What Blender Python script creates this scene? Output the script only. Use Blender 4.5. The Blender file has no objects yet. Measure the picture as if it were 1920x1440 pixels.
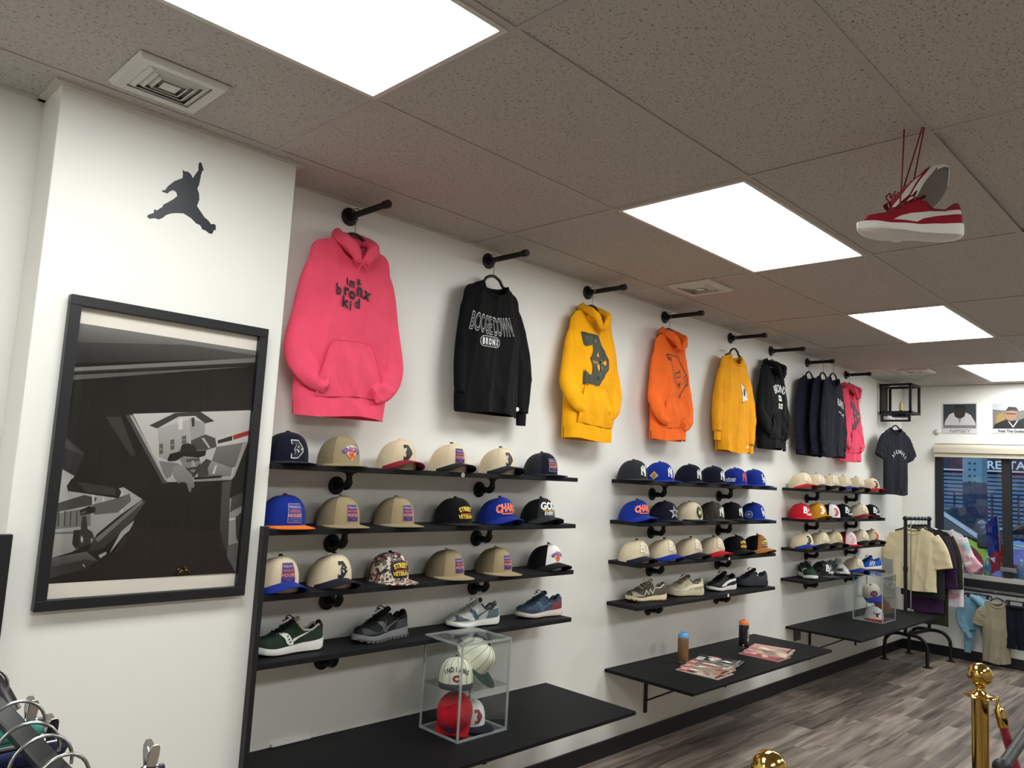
import bpy, bmesh, math, random
from mathutils import Vector, Matrix, geometry
random.seed(7)
PI = math.pi
S = bpy.context.scene
COL = S.collection

def lin(c):
    return tuple((x / 255 / 12.92) if x < 10.4 else ((x / 255 + .055) / 1.055) ** 2.4 for x in c)

# ---------------------------------------------------------------- camera, sky, exposure
cam_d = bpy.data.cameras.new('camera')
cam = bpy.data.objects.new('camera', cam_d)
COL.objects.link(cam)
CR = Vector((0.70017, -0.71179, 0.055829)); CU = Vector((-0.116985, -0.037233, 0.992436)); CF = Vector((0.704327, 0.701405, 0.109338))
cam.matrix_world = Matrix(((CR.x, CU.x, -CF.x, -1.279), (CR.y, CU.y, -CF.y, -2.8195), (CR.z, CU.z, -CF.z, 1.6302), (0, 0, 0, 1)))
cam_d.sensor_fit = 'HORIZONTAL'; cam_d.sensor_width = 36; cam_d.lens = 1437.44 / 1920 * 36
cam_d.clip_start = .02; cam_d.clip_end = 200
S.camera = cam
w = bpy.data.worlds.new('sky'); S.world = w; w.use_nodes = True
bg = w.node_tree.nodes['Background']
bg.inputs[0].default_value = (*lin((196, 212, 232)), 1); bg.inputs[1].default_value = 2.2
S.view_settings.view_transform = 'Standard'; S.view_settings.look = 'None'
S.view_settings.exposure = 0; S.view_settings.gamma = 1; S.view_settings.use_curve_mapping = False
LAMP = 16.2            # strength of the ceiling panels

# ---------------------------------------------------------------- materials
MATS = {}
def mat(name, rgb=(128, 128, 128), rough=.6, metal=0., bump=0., bscale=60., var=0., vscale=8., spec=.5, sheen=0., emit=0., coat=0., stretch=None):
    if name in MATS: return MATS[name]
    m = bpy.data.materials.new(name); m.use_nodes = True; MATS[name] = m
    nt = m.node_tree; b = nt.nodes['Principled BSDF']
    c = (*lin(rgb), 1)
    b.inputs['Base Color'].default_value = c
    b.inputs['Roughness'].default_value = rough; b.inputs['Metallic'].default_value = metal
    b.inputs['Specular IOR Level'].default_value = spec
    if sheen: b.inputs['Sheen Weight'].default_value = sheen
    if coat: b.inputs['Coat Weight'].default_value = coat
    if emit:
        b.inputs['Emission Color'].default_value = c; b.inputs['Emission Strength'].default_value = emit
    tc = nt.nodes.new('ShaderNodeTexCoord'); vec = tc.outputs['Object']
    if stretch:
        mp = nt.nodes.new('ShaderNodeMapping'); mp.inputs['Scale'].default_value = stretch
        nt.links.new(vec, mp.inputs[0]); vec = mp.outputs[0]
    if var:
        n = nt.nodes.new('ShaderNodeTexNoise'); n.inputs['Scale'].default_value = vscale; n.inputs['Detail'].default_value = 4
        nt.links.new(vec, n.inputs['Vector'])
        r = nt.nodes.new('ShaderNodeValToRGB'); r.color_ramp.elements[0].position = .3; r.color_ramp.elements[1].position = .7
        r.color_ramp.elements[0].color = (*[x * (1 - var) for x in c[:3]], 1); r.color_ramp.elements[1].color = (*[min(1, x * (1 + var * .6)) for x in c[:3]], 1)
        nt.links.new(n.outputs[0], r.inputs[0]); nt.links.new(r.outputs[0], b.inputs['Base Color'])
    if bump:
        n2 = nt.nodes.new('ShaderNodeTexNoise'); n2.inputs['Scale'].default_value = bscale; n2.inputs['Detail'].default_value = 3
        nt.links.new(vec, n2.inputs['Vector'])
        bp = nt.nodes.new('ShaderNodeBump'); bp.inputs['Strength'].default_value = bump; bp.inputs['Distance'].default_value = .004
        nt.links.new(n2.outputs[0], bp.inputs['Height']); nt.links.new(bp.outputs[0], b.inputs['Normal'])
    return m

def cloth(name, rgb, rough=.85): return mat(name, rgb, rough, bump=.22, bscale=420, var=.08, vscale=9, spec=.15, sheen=.05)

def fleece(name, rgb):
    m = cloth(name, rgb)
    if m.get('wr'): return m
    m['wr'] = 1; nt = m.node_tree; b = nt.nodes['Principled BSDF']; old = b.inputs['Normal'].links[0].from_node
    tc = nt.nodes.new('ShaderNodeTexCoord'); mp = nt.nodes.new('ShaderNodeMapping'); mp.inputs['Scale'].default_value = (1, 1, .55); mp.inputs['Rotation'].default_value = (0, .5, 0)
    nt.links.new(tc.outputs['Object'], mp.inputs[0])
    n = nt.nodes.new('ShaderNodeTexNoise'); n.inputs['Scale'].default_value = 11; n.inputs['Detail'].default_value = 2.5; n.inputs['Distortion'].default_value = 1.4; n.noise_type = 'RIDGED_MULTIFRACTAL'
    nt.links.new(mp.outputs[0], n.inputs['Vector'])
    bp = nt.nodes.new('ShaderNodeBump'); bp.inputs['Strength'].default_value = .22; bp.inputs['Distance'].default_value = .03; bp.invert = True
    nt.links.new(n.outputs[0], bp.inputs['Height']); nt.links.new(bp.outputs[0], old.inputs['Normal'])
    return m
def print_mat(name='print', spec=.4):
    if name in MATS: return MATS[name]
    m = mat(name, (255, 255, 255), .55, spec=spec); nt = m.node_tree
    a = nt.nodes.new('ShaderNodeAttribute'); a.attribute_name = 'Col'
    nt.links.new(a.outputs['Color'], nt.nodes['Principled BSDF'].inputs['Base Color'])
    return m

def camo(name, cols, scale=14):
    if name in MATS: return MATS[name]
    m = mat(name, cols[0], .85); nt = m.node_tree; b = nt.nodes['Principled BSDF']
    tc = nt.nodes.new('ShaderNodeTexCoord'); prev = None
    for i, c in enumerate(cols):
        if prev is None:
            prev = nt.nodes.new('ShaderNodeRGB'); prev.outputs[0].default_value = (*lin(c), 1); prev = prev.outputs[0]; continue
        mp = nt.nodes.new('ShaderNodeMapping'); mp.inputs['Location'].default_value = (i * 3.7, i * 1.3, i * 2.1)
        nt.links.new(tc.outputs['Object'], mp.inputs[0])
        n = nt.nodes.new('ShaderNodeTexNoise'); n.inputs['Scale'].default_value = scale * (1 + .15 * i); n.inputs['Detail'].default_value = 1
        nt.links.new(mp.outputs[0], n.inputs['Vector'])
        g = nt.nodes.new('ShaderNodeMath'); g.operation = 'GREATER_THAN'; g.inputs[1].default_value = .56
        nt.links.new(n.outputs[0], g.inputs[0])
        mx = nt.nodes.new('ShaderNodeMix'); mx.data_type = 'RGBA'
        nt.links.new(g.outputs[0], mx.inputs[0]); nt.links.new(prev, mx.inputs[6]); mx.inputs[7].default_value = (*lin(c), 1)
        prev = mx.outputs[2]
    nt.links.new(prev, b.inputs['Base Color'])
    return m

def glass(name, tint=(255, 255, 255), base=.04, rough=.02, milk=0.):
    if name in MATS: return MATS[name]
    m = bpy.data.materials.new(name); m.use_nodes = True; MATS[name] = m; nt = m.node_tree
    for n in list(nt.nodes): nt.nodes.remove(n)
    o = nt.nodes.new('ShaderNodeOutputMaterial'); t = nt.nodes.new('ShaderNodeBsdfTransparent'); g = nt.nodes.new('ShaderNodeBsdfGlossy')
    t.inputs[0].default_value = (*lin(tint), 1); g.inputs['Roughness'].default_value = rough
    f = nt.nodes.new('ShaderNodeLayerWeight'); f.inputs[0].default_value = .5
    p = nt.nodes.new('ShaderNodeMath'); p.operation = 'POWER'; p.inputs[1].default_value = 4
    nt.links.new(f.outputs['Facing'], p.inputs[0])
    a = nt.nodes.new('ShaderNodeMath'); a.operation = 'MULTIPLY_ADD'; a.inputs[1].default_value = .8; a.inputs[2].default_value = base
    a.use_clamp = True
    nt.links.new(p.outputs[0], a.inputs[0])
    x = nt.nodes.new('ShaderNodeMixShader'); nt.links.new(a.outputs[0], x.inputs[0]); nt.links.new(t.outputs[0], x.inputs[1]); nt.links.new(g.outputs[0], x.inputs[2])
    last = x
    if milk:
        d = nt.nodes.new('ShaderNodeBsdfDiffuse'); d.inputs[0].default_value = (.8, .82, .82, 1)
        y = nt.nodes.new('ShaderNodeMixShader'); y.inputs[0].default_value = milk
        nt.links.new(x.outputs[0], y.inputs[1]); nt.links.new(d.outputs[0], y.inputs[2]); last = y
    nt.links.new(last.outputs[0], o.inputs[0])
    return m

# ---------------------------------------------------------------- mesh helpers
class MB:
    def __init__(s): s.v = []; s.f = []
    def add(s, vs, fs):
        o = len(s.v); s.v += [tuple(p) for p in vs]; s.f += [tuple(i + o for i in f) for f in fs]; return s
    def box(s, a, b, M=None):
        vs = [Vector((x, y, z)) for x in (a[0], b[0]) for y in (a[1], b[1]) for z in (a[2], b[2])]
        if M: vs = [M @ p for p in vs]
        return s.add(vs, [(0, 1, 3, 2), (4, 6, 7, 5), (0, 4, 5, 1), (2, 3, 7, 6), (0, 2, 6, 4), (1, 5, 7, 3)])
    def bar(s, p, q, w, h=None):
        p = Vector(p); q = Vector(q); d = (q - p); L = d.length; d.normalize(); h = h or w
        u = d.cross(Vector((0, 0, 1)))
        if u.length < 1e-3: u = Vector((1, 0, 0))
        u.normalize(); v = u.cross(d)
        M = Matrix((u, d, v)).transposed().to_4x4(); M.translation = p
        return s.box((-w / 2, 0, -h / 2), (w / 2, L, h / 2), M)
    def tube(s, path, r, n=10, caps=True, closed=False, flat=None):
        P = [Vector(p) for p in path]; N = len(P); rs = r if isinstance(r, (list, tuple)) else [r] * N
        vs = []; ref = None
        for i, p in enumerate(P):
            if closed: t = P[(i + 1) % N] - P[i - 1]
            else: t = P[min(i + 1, N - 1)] - P[max(i - 1, 0)]
            t.normalize()
            if ref is None:
                ref = Vector((0, 0, 1)) if abs(t.z) < .9 else Vector((1, 0, 0))
            u = t.cross(ref)
            if u.length < 1e-4: u = t.orthogonal()
            u.normalize(); v = u.cross(t); v.normalize(); ref = v
            for k in range(n):
                a = 2 * PI * k / n; vs.append(p + u * (rs[i] * math.cos(a)) + v * (rs[i] * math.sin(a) * (flat or 1)))
        fs = []
        for i in range(N if closed else N - 1):
            j = (i + 1) % N
            for k in range(n): fs.append((i * n + k, j * n + k, j * n + (k + 1) % n, i * n + (k + 1) % n))
        if caps and not closed: fs += [tuple(range(n)), tuple(reversed(range((N - 1) * n, N * n)))]
        return s.add(vs, fs)
    def lathe(s, prof, n=24, c=(0, 0, 0), M=None):
        vs = []; fs = []
        for r, z in prof:
            for k in range(n):
                a = 2 * PI * k / n; p = Vector((r * math.cos(a), r * math.sin(a), z)); p = (M @ p) if M else p
                vs.append(p + Vector(c))
        m = len(prof)
        for i in range(m - 1):
            for k in range(n): fs.append((i * n + k, i * n + (k + 1) % n, (i + 1) * n + (k + 1) % n, (i + 1) * n + k))
        if prof[0][0] > 1e-5: fs.append(tuple(reversed(range(n))))
        if prof[-1][0] > 1e-5: fs.append(tuple(range((m - 1) * n, m * n)))
        return s.add(vs, fs)
    def grid(s, fn, nu, nv, flip=False, wrap=False):
        vs = [fn(i / nu, j / nv) for j in range(nv + 1) for i in range(nu + (0 if wrap else 1))]
        W = nu + (0 if wrap else 1); fs = []
        for j in range(nv):
            for i in range(nu):
                a = j * W + i; b = j * W + (i + 1) % W; f = (a, b, b + W, a + W)
                fs.append(tuple(reversed(f)) if flip else f)
        return s.add(vs, fs)
    def prism(s, poly, d0, d1, M=None):
        n = len(poly); vs = [Vector((x, y, d0)) for x, y in poly] + [Vector((x, y, d1)) for x, y in poly]
        if M: vs = [M @ p for p in vs]
        tr = geometry.tessellate_polygon([[Vector((x, y, 0)) for x, y in poly]])
        fs = [tuple(i + n for i in t) for t in tr] + [tuple(reversed(t)) for t in tr]
        fs += [(i, (i + 1) % n, (i + 1) % n + n, i + n) for i in range(n)]
        return s.add(vs, fs)
    def ball(s, c, r, n=20, sz=1.):
        return s.lathe([(r * math.sin(PI * i / 12) if 0 < i < 12 else 0, -r * sz * math.cos(PI * i / 12)) for i in range(13)], n, c)

def link(o, parent=None):
    COL.objects.link(o)
    if parent is not None: o.parent = parent
    return o
def obj(name, mb, m, parent=None, smooth=True, bevel=0, fix=False, angle=50):
    me = bpy.data.meshes.new(name); me.from_pydata(mb.v, [], mb.f)
    if fix:
        bm = bmesh.new(); bm.from_mesh(me); bmesh.ops.remove_doubles(bm, verts=bm.verts, dist=1e-5)
        bmesh.ops.recalc_face_normals(bm, faces=bm.faces); bm.to_mesh(me); bm.free()
    if smooth:
        me.polygons.foreach_set('use_smooth', [True] * len(me.polygons))
        if angle: me.set_sharp_from_angle(angle=math.radians(angle))
    me.materials.append(m)
    o = link(bpy.data.objects.new(name, me), parent)
    if bevel:
        b = o.modifiers.new('bevel', 'BEVEL'); b.width = bevel; b.segments = 2; b.limit_method = 'ANGLE'
    return o
def tag(o, label, cat, group=None):
    o['label'] = label; o['category'] = cat
    if group: o['group'] = group
    return o
def thing(name, label, cat, loc=(0, 0, 0), rz=0., group=None, M=None):
    o = bpy.data.objects.new(name, None); COL.objects.link(o); o.empty_display_size = .05
    if M is not None: o.matrix_world = M
    else: o.location = loc; o.rotation_euler = (0, 0, rz)
    return tag(o, label, cat, group)
def struct(name, mb, m, **k):
    o = obj(name, mb, m, **k); o['kind'] = 'structure'; return o
def share(o, name, loc, parent):
    c = bpy.data.objects.new(name, o.data); c.location = loc; return link(c, parent)

def spline(pts, n=6):
    out = []; P = [Vector(p) for p in pts]
    for i in range(len(P) - 1):
        a, b, c, d = P[max(i - 1, 0)], P[i], P[i + 1], P[min(i + 2, len(P) - 1)]
        for k in range(n):
            t = k / n
            out.append(.5 * ((2 * b) + (c - a) * t + (2 * a - 5 * b + 4 * c - d) * t * t + (3 * b - a - 3 * c + d) * t ** 3))
    out.append(P[-1]); return out

# ---------------------------------------------------------------- flat print (lettering, logos, posters)
TXT = {}
def text_mesh(s, bold=0.):
    k = (s, bold)
    if k not in TXT:
        cu = bpy.data.curves.new('t', 'FONT'); cu.body = s; cu.align_x = 'CENTER'; cu.offset = bold; cu.resolution_u = 3; cu.size = 1
        o = bpy.data.objects.new('t', cu); me = bpy.data.meshes.new_from_object(o)
        TXT[k] = ([(v.co.x, v.co.y) for v in me.vertices], [tuple(p.vertices) for p in me.polygons])
        bpy.data.objects.remove(o); bpy.data.meshes.remove(me); bpy.data.curves.remove(cu)
    return TXT[k]
class Dec:
    def __init__(s): s.L = []
    def poly(s, pts, c, holes=()):
        loops = [list(pts)] + [list(h) for h in holes]
        tr = geometry.tessellate_polygon([[Vector((x, y, 0)) for x, y in l] for l in loops])
        vs = [p for l in loops for p in l]; fs = []
        for t in tr:
            (a, b, d) = (vs[i] for i in t)
            ar = (b[0] - a[0]) * (d[1] - a[1]) - (d[0] - a[0]) * (b[1] - a[1])
            fs.append(tuple(t) if ar > 0 else tuple(reversed(t)))
        s.L.append((vs, fs, c)); return s
    def rect(s, a, b, c, d, col): return s.poly([(a, b), (c, b), (c, d), (a, d)], col)
    def circ(s, x, y, r, c, ry=None, n=18): return s.poly([(x + r * math.cos(2 * PI * k / n), y + (ry or r) * math.sin(2 * PI * k / n)) for k in range(n)], c)
    def line(s, pts, wd, c):
        for (x0, y0), (x1, y1) in zip(pts, pts[1:]):
            L = math.hypot(x1 - x0, y1 - y0) or 1e-6; nx, ny = -(y1 - y0) / L * wd / 2, (x1 - x0) / L * wd / 2
            ex, ey = (x1 - x0) / L * wd * .3, (y1 - y0) / L * wd * .3
            s.poly([(x0 - nx - ex, y0 - ny - ey), (x1 - nx + ex, y1 - ny + ey), (x1 + nx + ex, y1 + ny + ey), (x0 + nx - ex, y0 + ny - ey)], c)
        return s
    def text(s, t, x, y, h, c, bold=0., sx=1., rot=0., arc=0., slant=0.):
        vs, fs = text_mesh(t, bold); out = []; ca, sa = math.cos(rot), math.sin(rot); k = h / .69
        for px, py in vs:
            px, py = px * k * sx + slant * py * k, py * k
            if arc: th = px / arc; px, py = (arc + py) * math.sin(th), (arc + py) * math.cos(th) - arc
            out.append((x + px * ca - py * sa, y + px * sa + py * ca))
        s.L.append((out, fs, c)); return s
    def move(s, dx, dy, k=1.):
        s.L = [([(x * k + dx, y * k + dy) for x, y in v], f, c) for v, f, c in s.L]; return s
    def join(s, o, dx=0, dy=0, k=1.): s.L += [([(x * k + dx, y * k + dy) for x, y in v], f, c) for v, f, c in o.L]; return s
def decal(name, dec, mp, parent, step=.02, off=.0012, inc=.0004, m=None):
    """mp(x, y, offset) -> point; a thin printed or stitched layer lying on its surface"""
    V = []; F = []; C = []
    for li, (vs, fs, c) in enumerate(dec.L):
        bm = bmesh.new(); bv = [bm.verts.new((x, y, 0)) for x, y in vs]
        for f in fs:
            try: bm.faces.new([bv[i] for i in f])
            except ValueError: pass
        if step:
            for ax in (0, 1):
                xs = [p[ax] for p in vs]; k = math.ceil(min(xs) / step)
                while k * step < max(xs):
                    co = [0, 0, 0]; no = [0, 0, 0]; co[ax] = k * step; no[ax] = 1
                    bmesh.ops.bisect_plane(bm, geom=bm.verts[:] + bm.edges[:] + bm.faces[:], plane_co=co, plane_no=no); k += 1
        bm.verts.index_update(); o = len(V); fn = callable(c); col = None if fn else (*lin(c), 1)
        V += [tuple(mp(v.co.x, v.co.y, off + inc * li)) for v in bm.verts]
        for f in bm.faces:
            F.append(tuple(v.index + o for v in f.verts))
            C += [(*lin(c(v.co.x, v.co.y)), 1) for v in f.verts] if fn else [col] * len(f.verts)
        bm.free()
    me = bpy.data.meshes.new(name); me.from_pydata(V, [], F)
    at = me.color_attributes.new('Col', 'FLOAT_COLOR', 'CORNER'); fl = []
    for c in C: fl += c
    at.data.foreach_set('color', fl)
    me.polygons.foreach_set('use_smooth', [True] * len(me.polygons))
    me.materials.append(m or print_mat())
    return link(bpy.data.objects.new(name, me), parent)

BLACK = (18, 18, 20); WHITE = (238, 238, 234); CREAM = (222, 206, 172)

# ---------------------------------------------------------------- the room
H = 2.74; XE = 7.53; XB = -3.6; YR = -4.7
M_wall = mat('white paint', (232, 231, 225), .42, bump=.10, bscale=38, var=.02, vscale=2, spec=.35)
M_black = mat('black paint', (20, 21, 24), .5, bump=.08, bscale=30, spec=.4)
M_board = mat('black stained board', (14, 15, 18), .62, bump=.25, bscale=25, var=.25, vscale=6, spec=.25, stretch=(1, 14, 14))
M_top = mat('black laminate', (10, 11, 13), .6, bump=.1, bscale=90, var=.12, vscale=3, spec=.2)
M_pipe = mat('black iron pipe', (12, 13, 15), .5, .2, bump=.12, bscale=120)
M_chrome = mat('chrome', (205, 205, 205), .12, 1.)
M_wire = mat('steel wire', (180, 182, 180), .25, 1.)
M_gold = mat('polished brass', (205, 172, 92), .1, 1.)
M_plastic = mat('black plastic', (14, 14, 15), .35)
M_white_metal = mat('white enamel', (206, 206, 200), .45)

def ceil_mat():
    m = mat('mineral fibre tile', (186, 182, 176), .95, spec=.1); nt = m.node_tree; b = nt.nodes['Principled BSDF']
    tc = nt.nodes.new('ShaderNodeTexCoord'); mp = nt.nodes.new('ShaderNodeMapping'); mp.inputs['Scale'].default_value = (1, 1.6, 1)
    nt.links.new(tc.outputs['Object'], mp.inputs[0])
    n = nt.nodes.new('ShaderNodeTexNoise'); n.inputs['Scale'].default_value = 105; n.inputs['Detail'].default_value = 2; n.inputs['Distortion'].default_value = 1.
    nt.links.new(mp.outputs[0], n.inputs['Vector'])
    r = nt.nodes.new('ShaderNodeValToRGB'); e = r.color_ramp.elements
    e[0].position = .33; e[0].color = (*lin((138, 132, 126)), 1); e[1].position = .43; e[1].color = (*lin((188, 184, 178)), 1)
    nt.links.new(n.outputs[0], r.inputs[0]); nt.links.new(r.outputs[0], b.inputs['Base Color'])
    bp = nt.nodes.new('ShaderNodeBump'); bp.inputs['Strength'].default_value = .35; bp.inputs['Distance'].default_value = .003
    nt.links.new(r.outputs[0], bp.inputs['Height']); nt.links.new(bp.outputs[0], b.inputs['Normal'])
    return m
def floor_mat(pattern=False):
    m = mat('vinyl plank field' if pattern else 'vinyl plank', (130, 118, 108), .5, spec=.35); nt = m.node_tree; b = nt.nodes['Principled BSDF']
    tc = nt.nodes.new('ShaderNodeTexCoord'); oi = nt.nodes.new('ShaderNodeObjectInfo')
    sh = nt.nodes.new('ShaderNodeVectorMath'); sh.operation = 'MULTIPLY_ADD'; sh.inputs[1].default_value = (37, 11, 5)
    nt.links.new(oi.outputs['Random'], sh.inputs[0]); nt.links.new(tc.outputs['Object'], sh.inputs[2])
    mp = nt.nodes.new('ShaderNodeMapping'); mp.inputs['Scale'].default_value = (1.1, 13, 1); nt.links.new(sh.outputs[0], mp.inputs[0])
    n = nt.nodes.new('ShaderNodeTexNoise'); n.inputs['Scale'].default_value = 1.7; n.inputs['Detail'].default_value = 7; n.inputs['Distortion'].default_value = .35
    nt.links.new(mp.outputs[0], n.inputs['Vector'])
    r = nt.nodes.new('ShaderNodeValToRGB'); e = r.color_ramp.elements
    e[0].position = .27; e[0].color = (*lin((68, 59, 53)), 1); e[1].position = .72; e[1].color = (*lin((146, 136, 125)), 1)
    k = e.new(.47); k.color = (*lin((115, 103, 94)), 1)
    nt.links.new(n.outputs[0], r.inputs[0])
    hs = nt.nodes.new('ShaderNodeHueSaturation'); mr = nt.nodes.new('ShaderNodeMapRange'); mr.inputs[3].default_value = .62; mr.inputs[4].default_value = 1.5
    src = oi.outputs['Random']
    if pattern:
        bt = nt.nodes.new('ShaderNodeTexBrick'); bt.inputs['Scale'].default_value = 1; bt.inputs['Brick Width'].default_value = .9; bt.inputs['Row Height'].default_value = .14
        bt.inputs['Mortar Size'].default_value = .002; bt.inputs['Color1'].default_value = (0, 0, 0, 1); bt.inputs['Color2'].default_value = (1, 1, 1, 1)
        nt.links.new(tc.outputs['Object'], bt.inputs[0]); src = bt.outputs[0]
    nt.links.new(src, mr.inputs[0]); nt.links.new(mr.outputs[0], hs.inputs['Value']); nt.links.new(r.outputs[0], hs.inputs['Color']); nt.links.new(hs.outputs[0], b.inputs['Base Color'])
    w2 = nt.nodes.new('ShaderNodeTexWave'); w2.bands_direction = 'Y'; w2.inputs['Scale'].default_value = 1.5; w2.inputs['Distortion'].default_value = 6; w2.inputs['Detail'].default_value = 3
    nt.links.new(mp.outputs[0], w2.inputs['Vector'])
    bp = nt.nodes.new('ShaderNodeBump'); bp.inputs['Strength'].default_value = .18; bp.inputs['Distance'].default_value = .002
    nt.links.new(w2.outputs[0], bp.inputs['Height']); nt.links.new(bp.outputs[0], b.inputs['Normal'])
    return m
M_tile = ceil_mat(); M_plank = floor_mat(); M_field = floor_mat(True)
M_tee = mat('ceiling tee enamel', (178, 173, 168), .6)

floor = struct('floor', MB().box((XB, YR, -.12), (XE, 0, -.003)), M_field, smooth=False)
pl = None; rows = [(-.14 * i, random.random() * .9) for i in range(23)]
for i, (yy, sh) in enumerate(rows):
    x = .5 - sh
    while x < XE:
        x1 = min(x + .9, XE)
        if x1 - x > .06:
            if pl is None or x1 - x < .899:
                o = obj('plank', MB().box((0, -.1396, -.0045), (x1 - x - .0008, 0, 0)), M_plank, floor, smooth=False)
                if x1 - x >= .899: pl = o
                o.location = (x, yy, 0)
            else: share(pl, 'plank', (x, yy, 0), floor)
        x += .9

wl = struct('wall_left', MB().box((XB, 0, 0), (XE + .15, .15, H + .3)), M_wall, smooth=False)
struct('wall_column', MB().box((-.69, -.2, 0), (.117, 0, H)), M_wall, smooth=False, bevel=.004)
WY0, WY1, WZ0, WZ1 = -.325, -2.3, .74, 2.135
struct('wall_front', MB().box((XE, YR, 0), (XE + .15, 0, WZ0)).box((XE, YR, WZ1), (XE + .15, 0, H + .3)).box((XE, WY0, WZ0), (XE + .15, 0, WZ1)).box((XE, YR, WZ0), (XE + .15, WY1, WZ1)), M_wall, smooth=False)
struct('wall_right', MB().box((XB, YR - .15, 0), (XE + .15, YR, H + .3)), mat('slat panelling', (166, 156, 144), .6, bump=.4, bscale=20, var=.3, stretch=(14, 1, .3)), smooth=False)
struct('wall_back', MB().box((XB - .15, YR - .15, 0), (XB, .15, H + .3)), M_wall, smooth=False)
M_base = mat('black vinyl base', (15, 16, 20), .45, bump=.05)
struct('baseboard_left', MB().box((.117, -.012, 0), (XE, 0, .095)).box((XB, -.012, 0), (-.69, 0, .095)).box((-.69, -.212, 0), (.117, -.2, .095)), M_base, smooth=False, bevel=.003)
struct('baseboard_front', MB().box((XE - .012, YR, 0), (XE, -.012, .1)), M_base, smooth=False, bevel=.003)
struct('trim_1', MB().box((.099, -.236, 0), (.119, -.2, 1.372)), M_black, smooth=False, bevel=.002)
struct('trim_2', MB().box((-.712, -.222, 0), (-.676, -.2, 1.36)), M_black, smooth=False, bevel=.002)
M_angle = mat('wall angle enamel', (196, 192, 184), .6)
struct('trim_3', MB().box((XB, -.022, H - .006), (-.69, 0, H + .01)).box((-.712, -.2, H - .006), (-.69, 0, H + .01)).box((-.712, -.222, H - .006), (.139, -.2, H + .01))
       .box((.117, -.2, H - .006), (.139, -.022, H + .01)).box((.117, -.022, H - .006), (XE, 0, H + .01)).box((XE - .022, YR, H - .006), (XE, 0, H + .01)), M_angle, smooth=False)

# ceiling: slab, each lay-in tile and each tee
ceiling = struct('ceiling', MB().box((XB, YR, H + .16), (XE, 0, H + .3)), M_white_metal, smooth=False)
GY = [0, -.267, -.877, -1.487, -2.097, -2.707, -3.317, -3.927, -4.537, YR]
GX = [-3.66, -2.44, -1.22, 0, 1.22, 2.44, 3.66, 4.88, 6.10, 7.32, XE]
LIGHTS = [(-1.22, 2), (1.22, 2), (3.66, 2), (6.10, 2), (-1.22, 6), (1.22, 6), (3.66, 6), (6.10, 6), (-3.66, 2)]
lcell = {(round(a, 2), b) for a, b in LIGHTS}
tiles = {}
for i in range(len(GX) - 1):
    for j in range(len(GY) - 1):
        if (round(GX[i], 2), j) in lcell: continue
        x0, x1 = max(GX[i], XB), GX[i + 1]; y1, y0 = GY[j], GY[j + 1]
        k = (round(x1 - x0, 3), round(y1 - y0, 3)); lift = .0008 + random.random() * .0015
        if (i, j) == (4, 4): lift = .009
        if k not in tiles:
            tiles[k] = obj('ceiling_tile', MB().box((.003, .003, 0), (k[0] - .003, k[1] - .003, .016)), M_tile, ceiling, smooth=False); o = tiles[k]
        else: o = share(tiles[k], 'ceiling_tile', (0, 0, 0), ceiling)
        o.location = (x0, y0, H + lift)
for y in GY[1:-1]:
    obj('ceiling_tee', MB().box((XB, y - .012, H - .0012), (XE, y + .012, H + .0005)).box((XB, y - .002, H), (XE, y + .002, H + .04)), M_tee, ceiling, smooth=False)
ct = None
for x in GX[1:-1]:
    for j in range(len(GY) - 1):
        o = obj('ceiling_cross_tee', MB().box((x - .012, GY[j + 1] + .012, H - .001), (x + .012, GY[j] - .012, H + .0005)), M_tee, ceiling, smooth=False)

# troffers
M_diff = bpy.data.materials.new('lit diffuser'); M_diff.use_nodes = True
nt = M_diff.node_tree; b = nt.nodes['Principled BSDF']; b.inputs['Base Color'].default_value = (.8, .8, .8, 1); b.inputs['Roughness'].default_value = .5
b.inputs['Emission Color'].default_value = (.97, 1, .985, 1); b.inputs['Emission Strength'].default_value = LAMP
place = ['nearest, over the photo print column', 'over the middle pipe arms, beyond the hanging sneakers', 'over the far shelves', 'by the window wall', 'in the far row by the slatted wall, nearest', 'in the slatted wall row, second', 'in the slatted wall row, third', 'in the slatted wall row, by the window', 'behind the viewer']
for (x, j), pz in zip(LIGHTS, place):
    x0, x1, y0, y1 = max(x, XB + .01) + .012, x + 1.22 - .012, GY[j + 1] + .012, GY[j] - .012
    t = thing('ceiling_light', 'recessed white ceiling light panel, lit, ' + pz, 'light', ((x0 + x1) / 2, (y0 + y1) / 2, H), 0, 'ceiling light panels')
    a, c = (x1 - x0) / 2, (y1 - y0) / 2; k = .017
    obj('frame', MB().box((-a, -c, -.004), (a, -c + k, .006)).box((-a, c - k, -.004), (a, c, .006)).box((-a, -c + k, -.004), (-a + k, c - k, .006)).box((a - k, -c + k, -.004), (a, c - k, .006)).box((-a, -c, .05), (a, c, .06)), M_white_metal, t, smooth=False)
    obj('diffuser', MB().box((-a + k, -c + k, .001), (a - k, c - k, .005)), M_diff, t, smooth=False)

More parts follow.
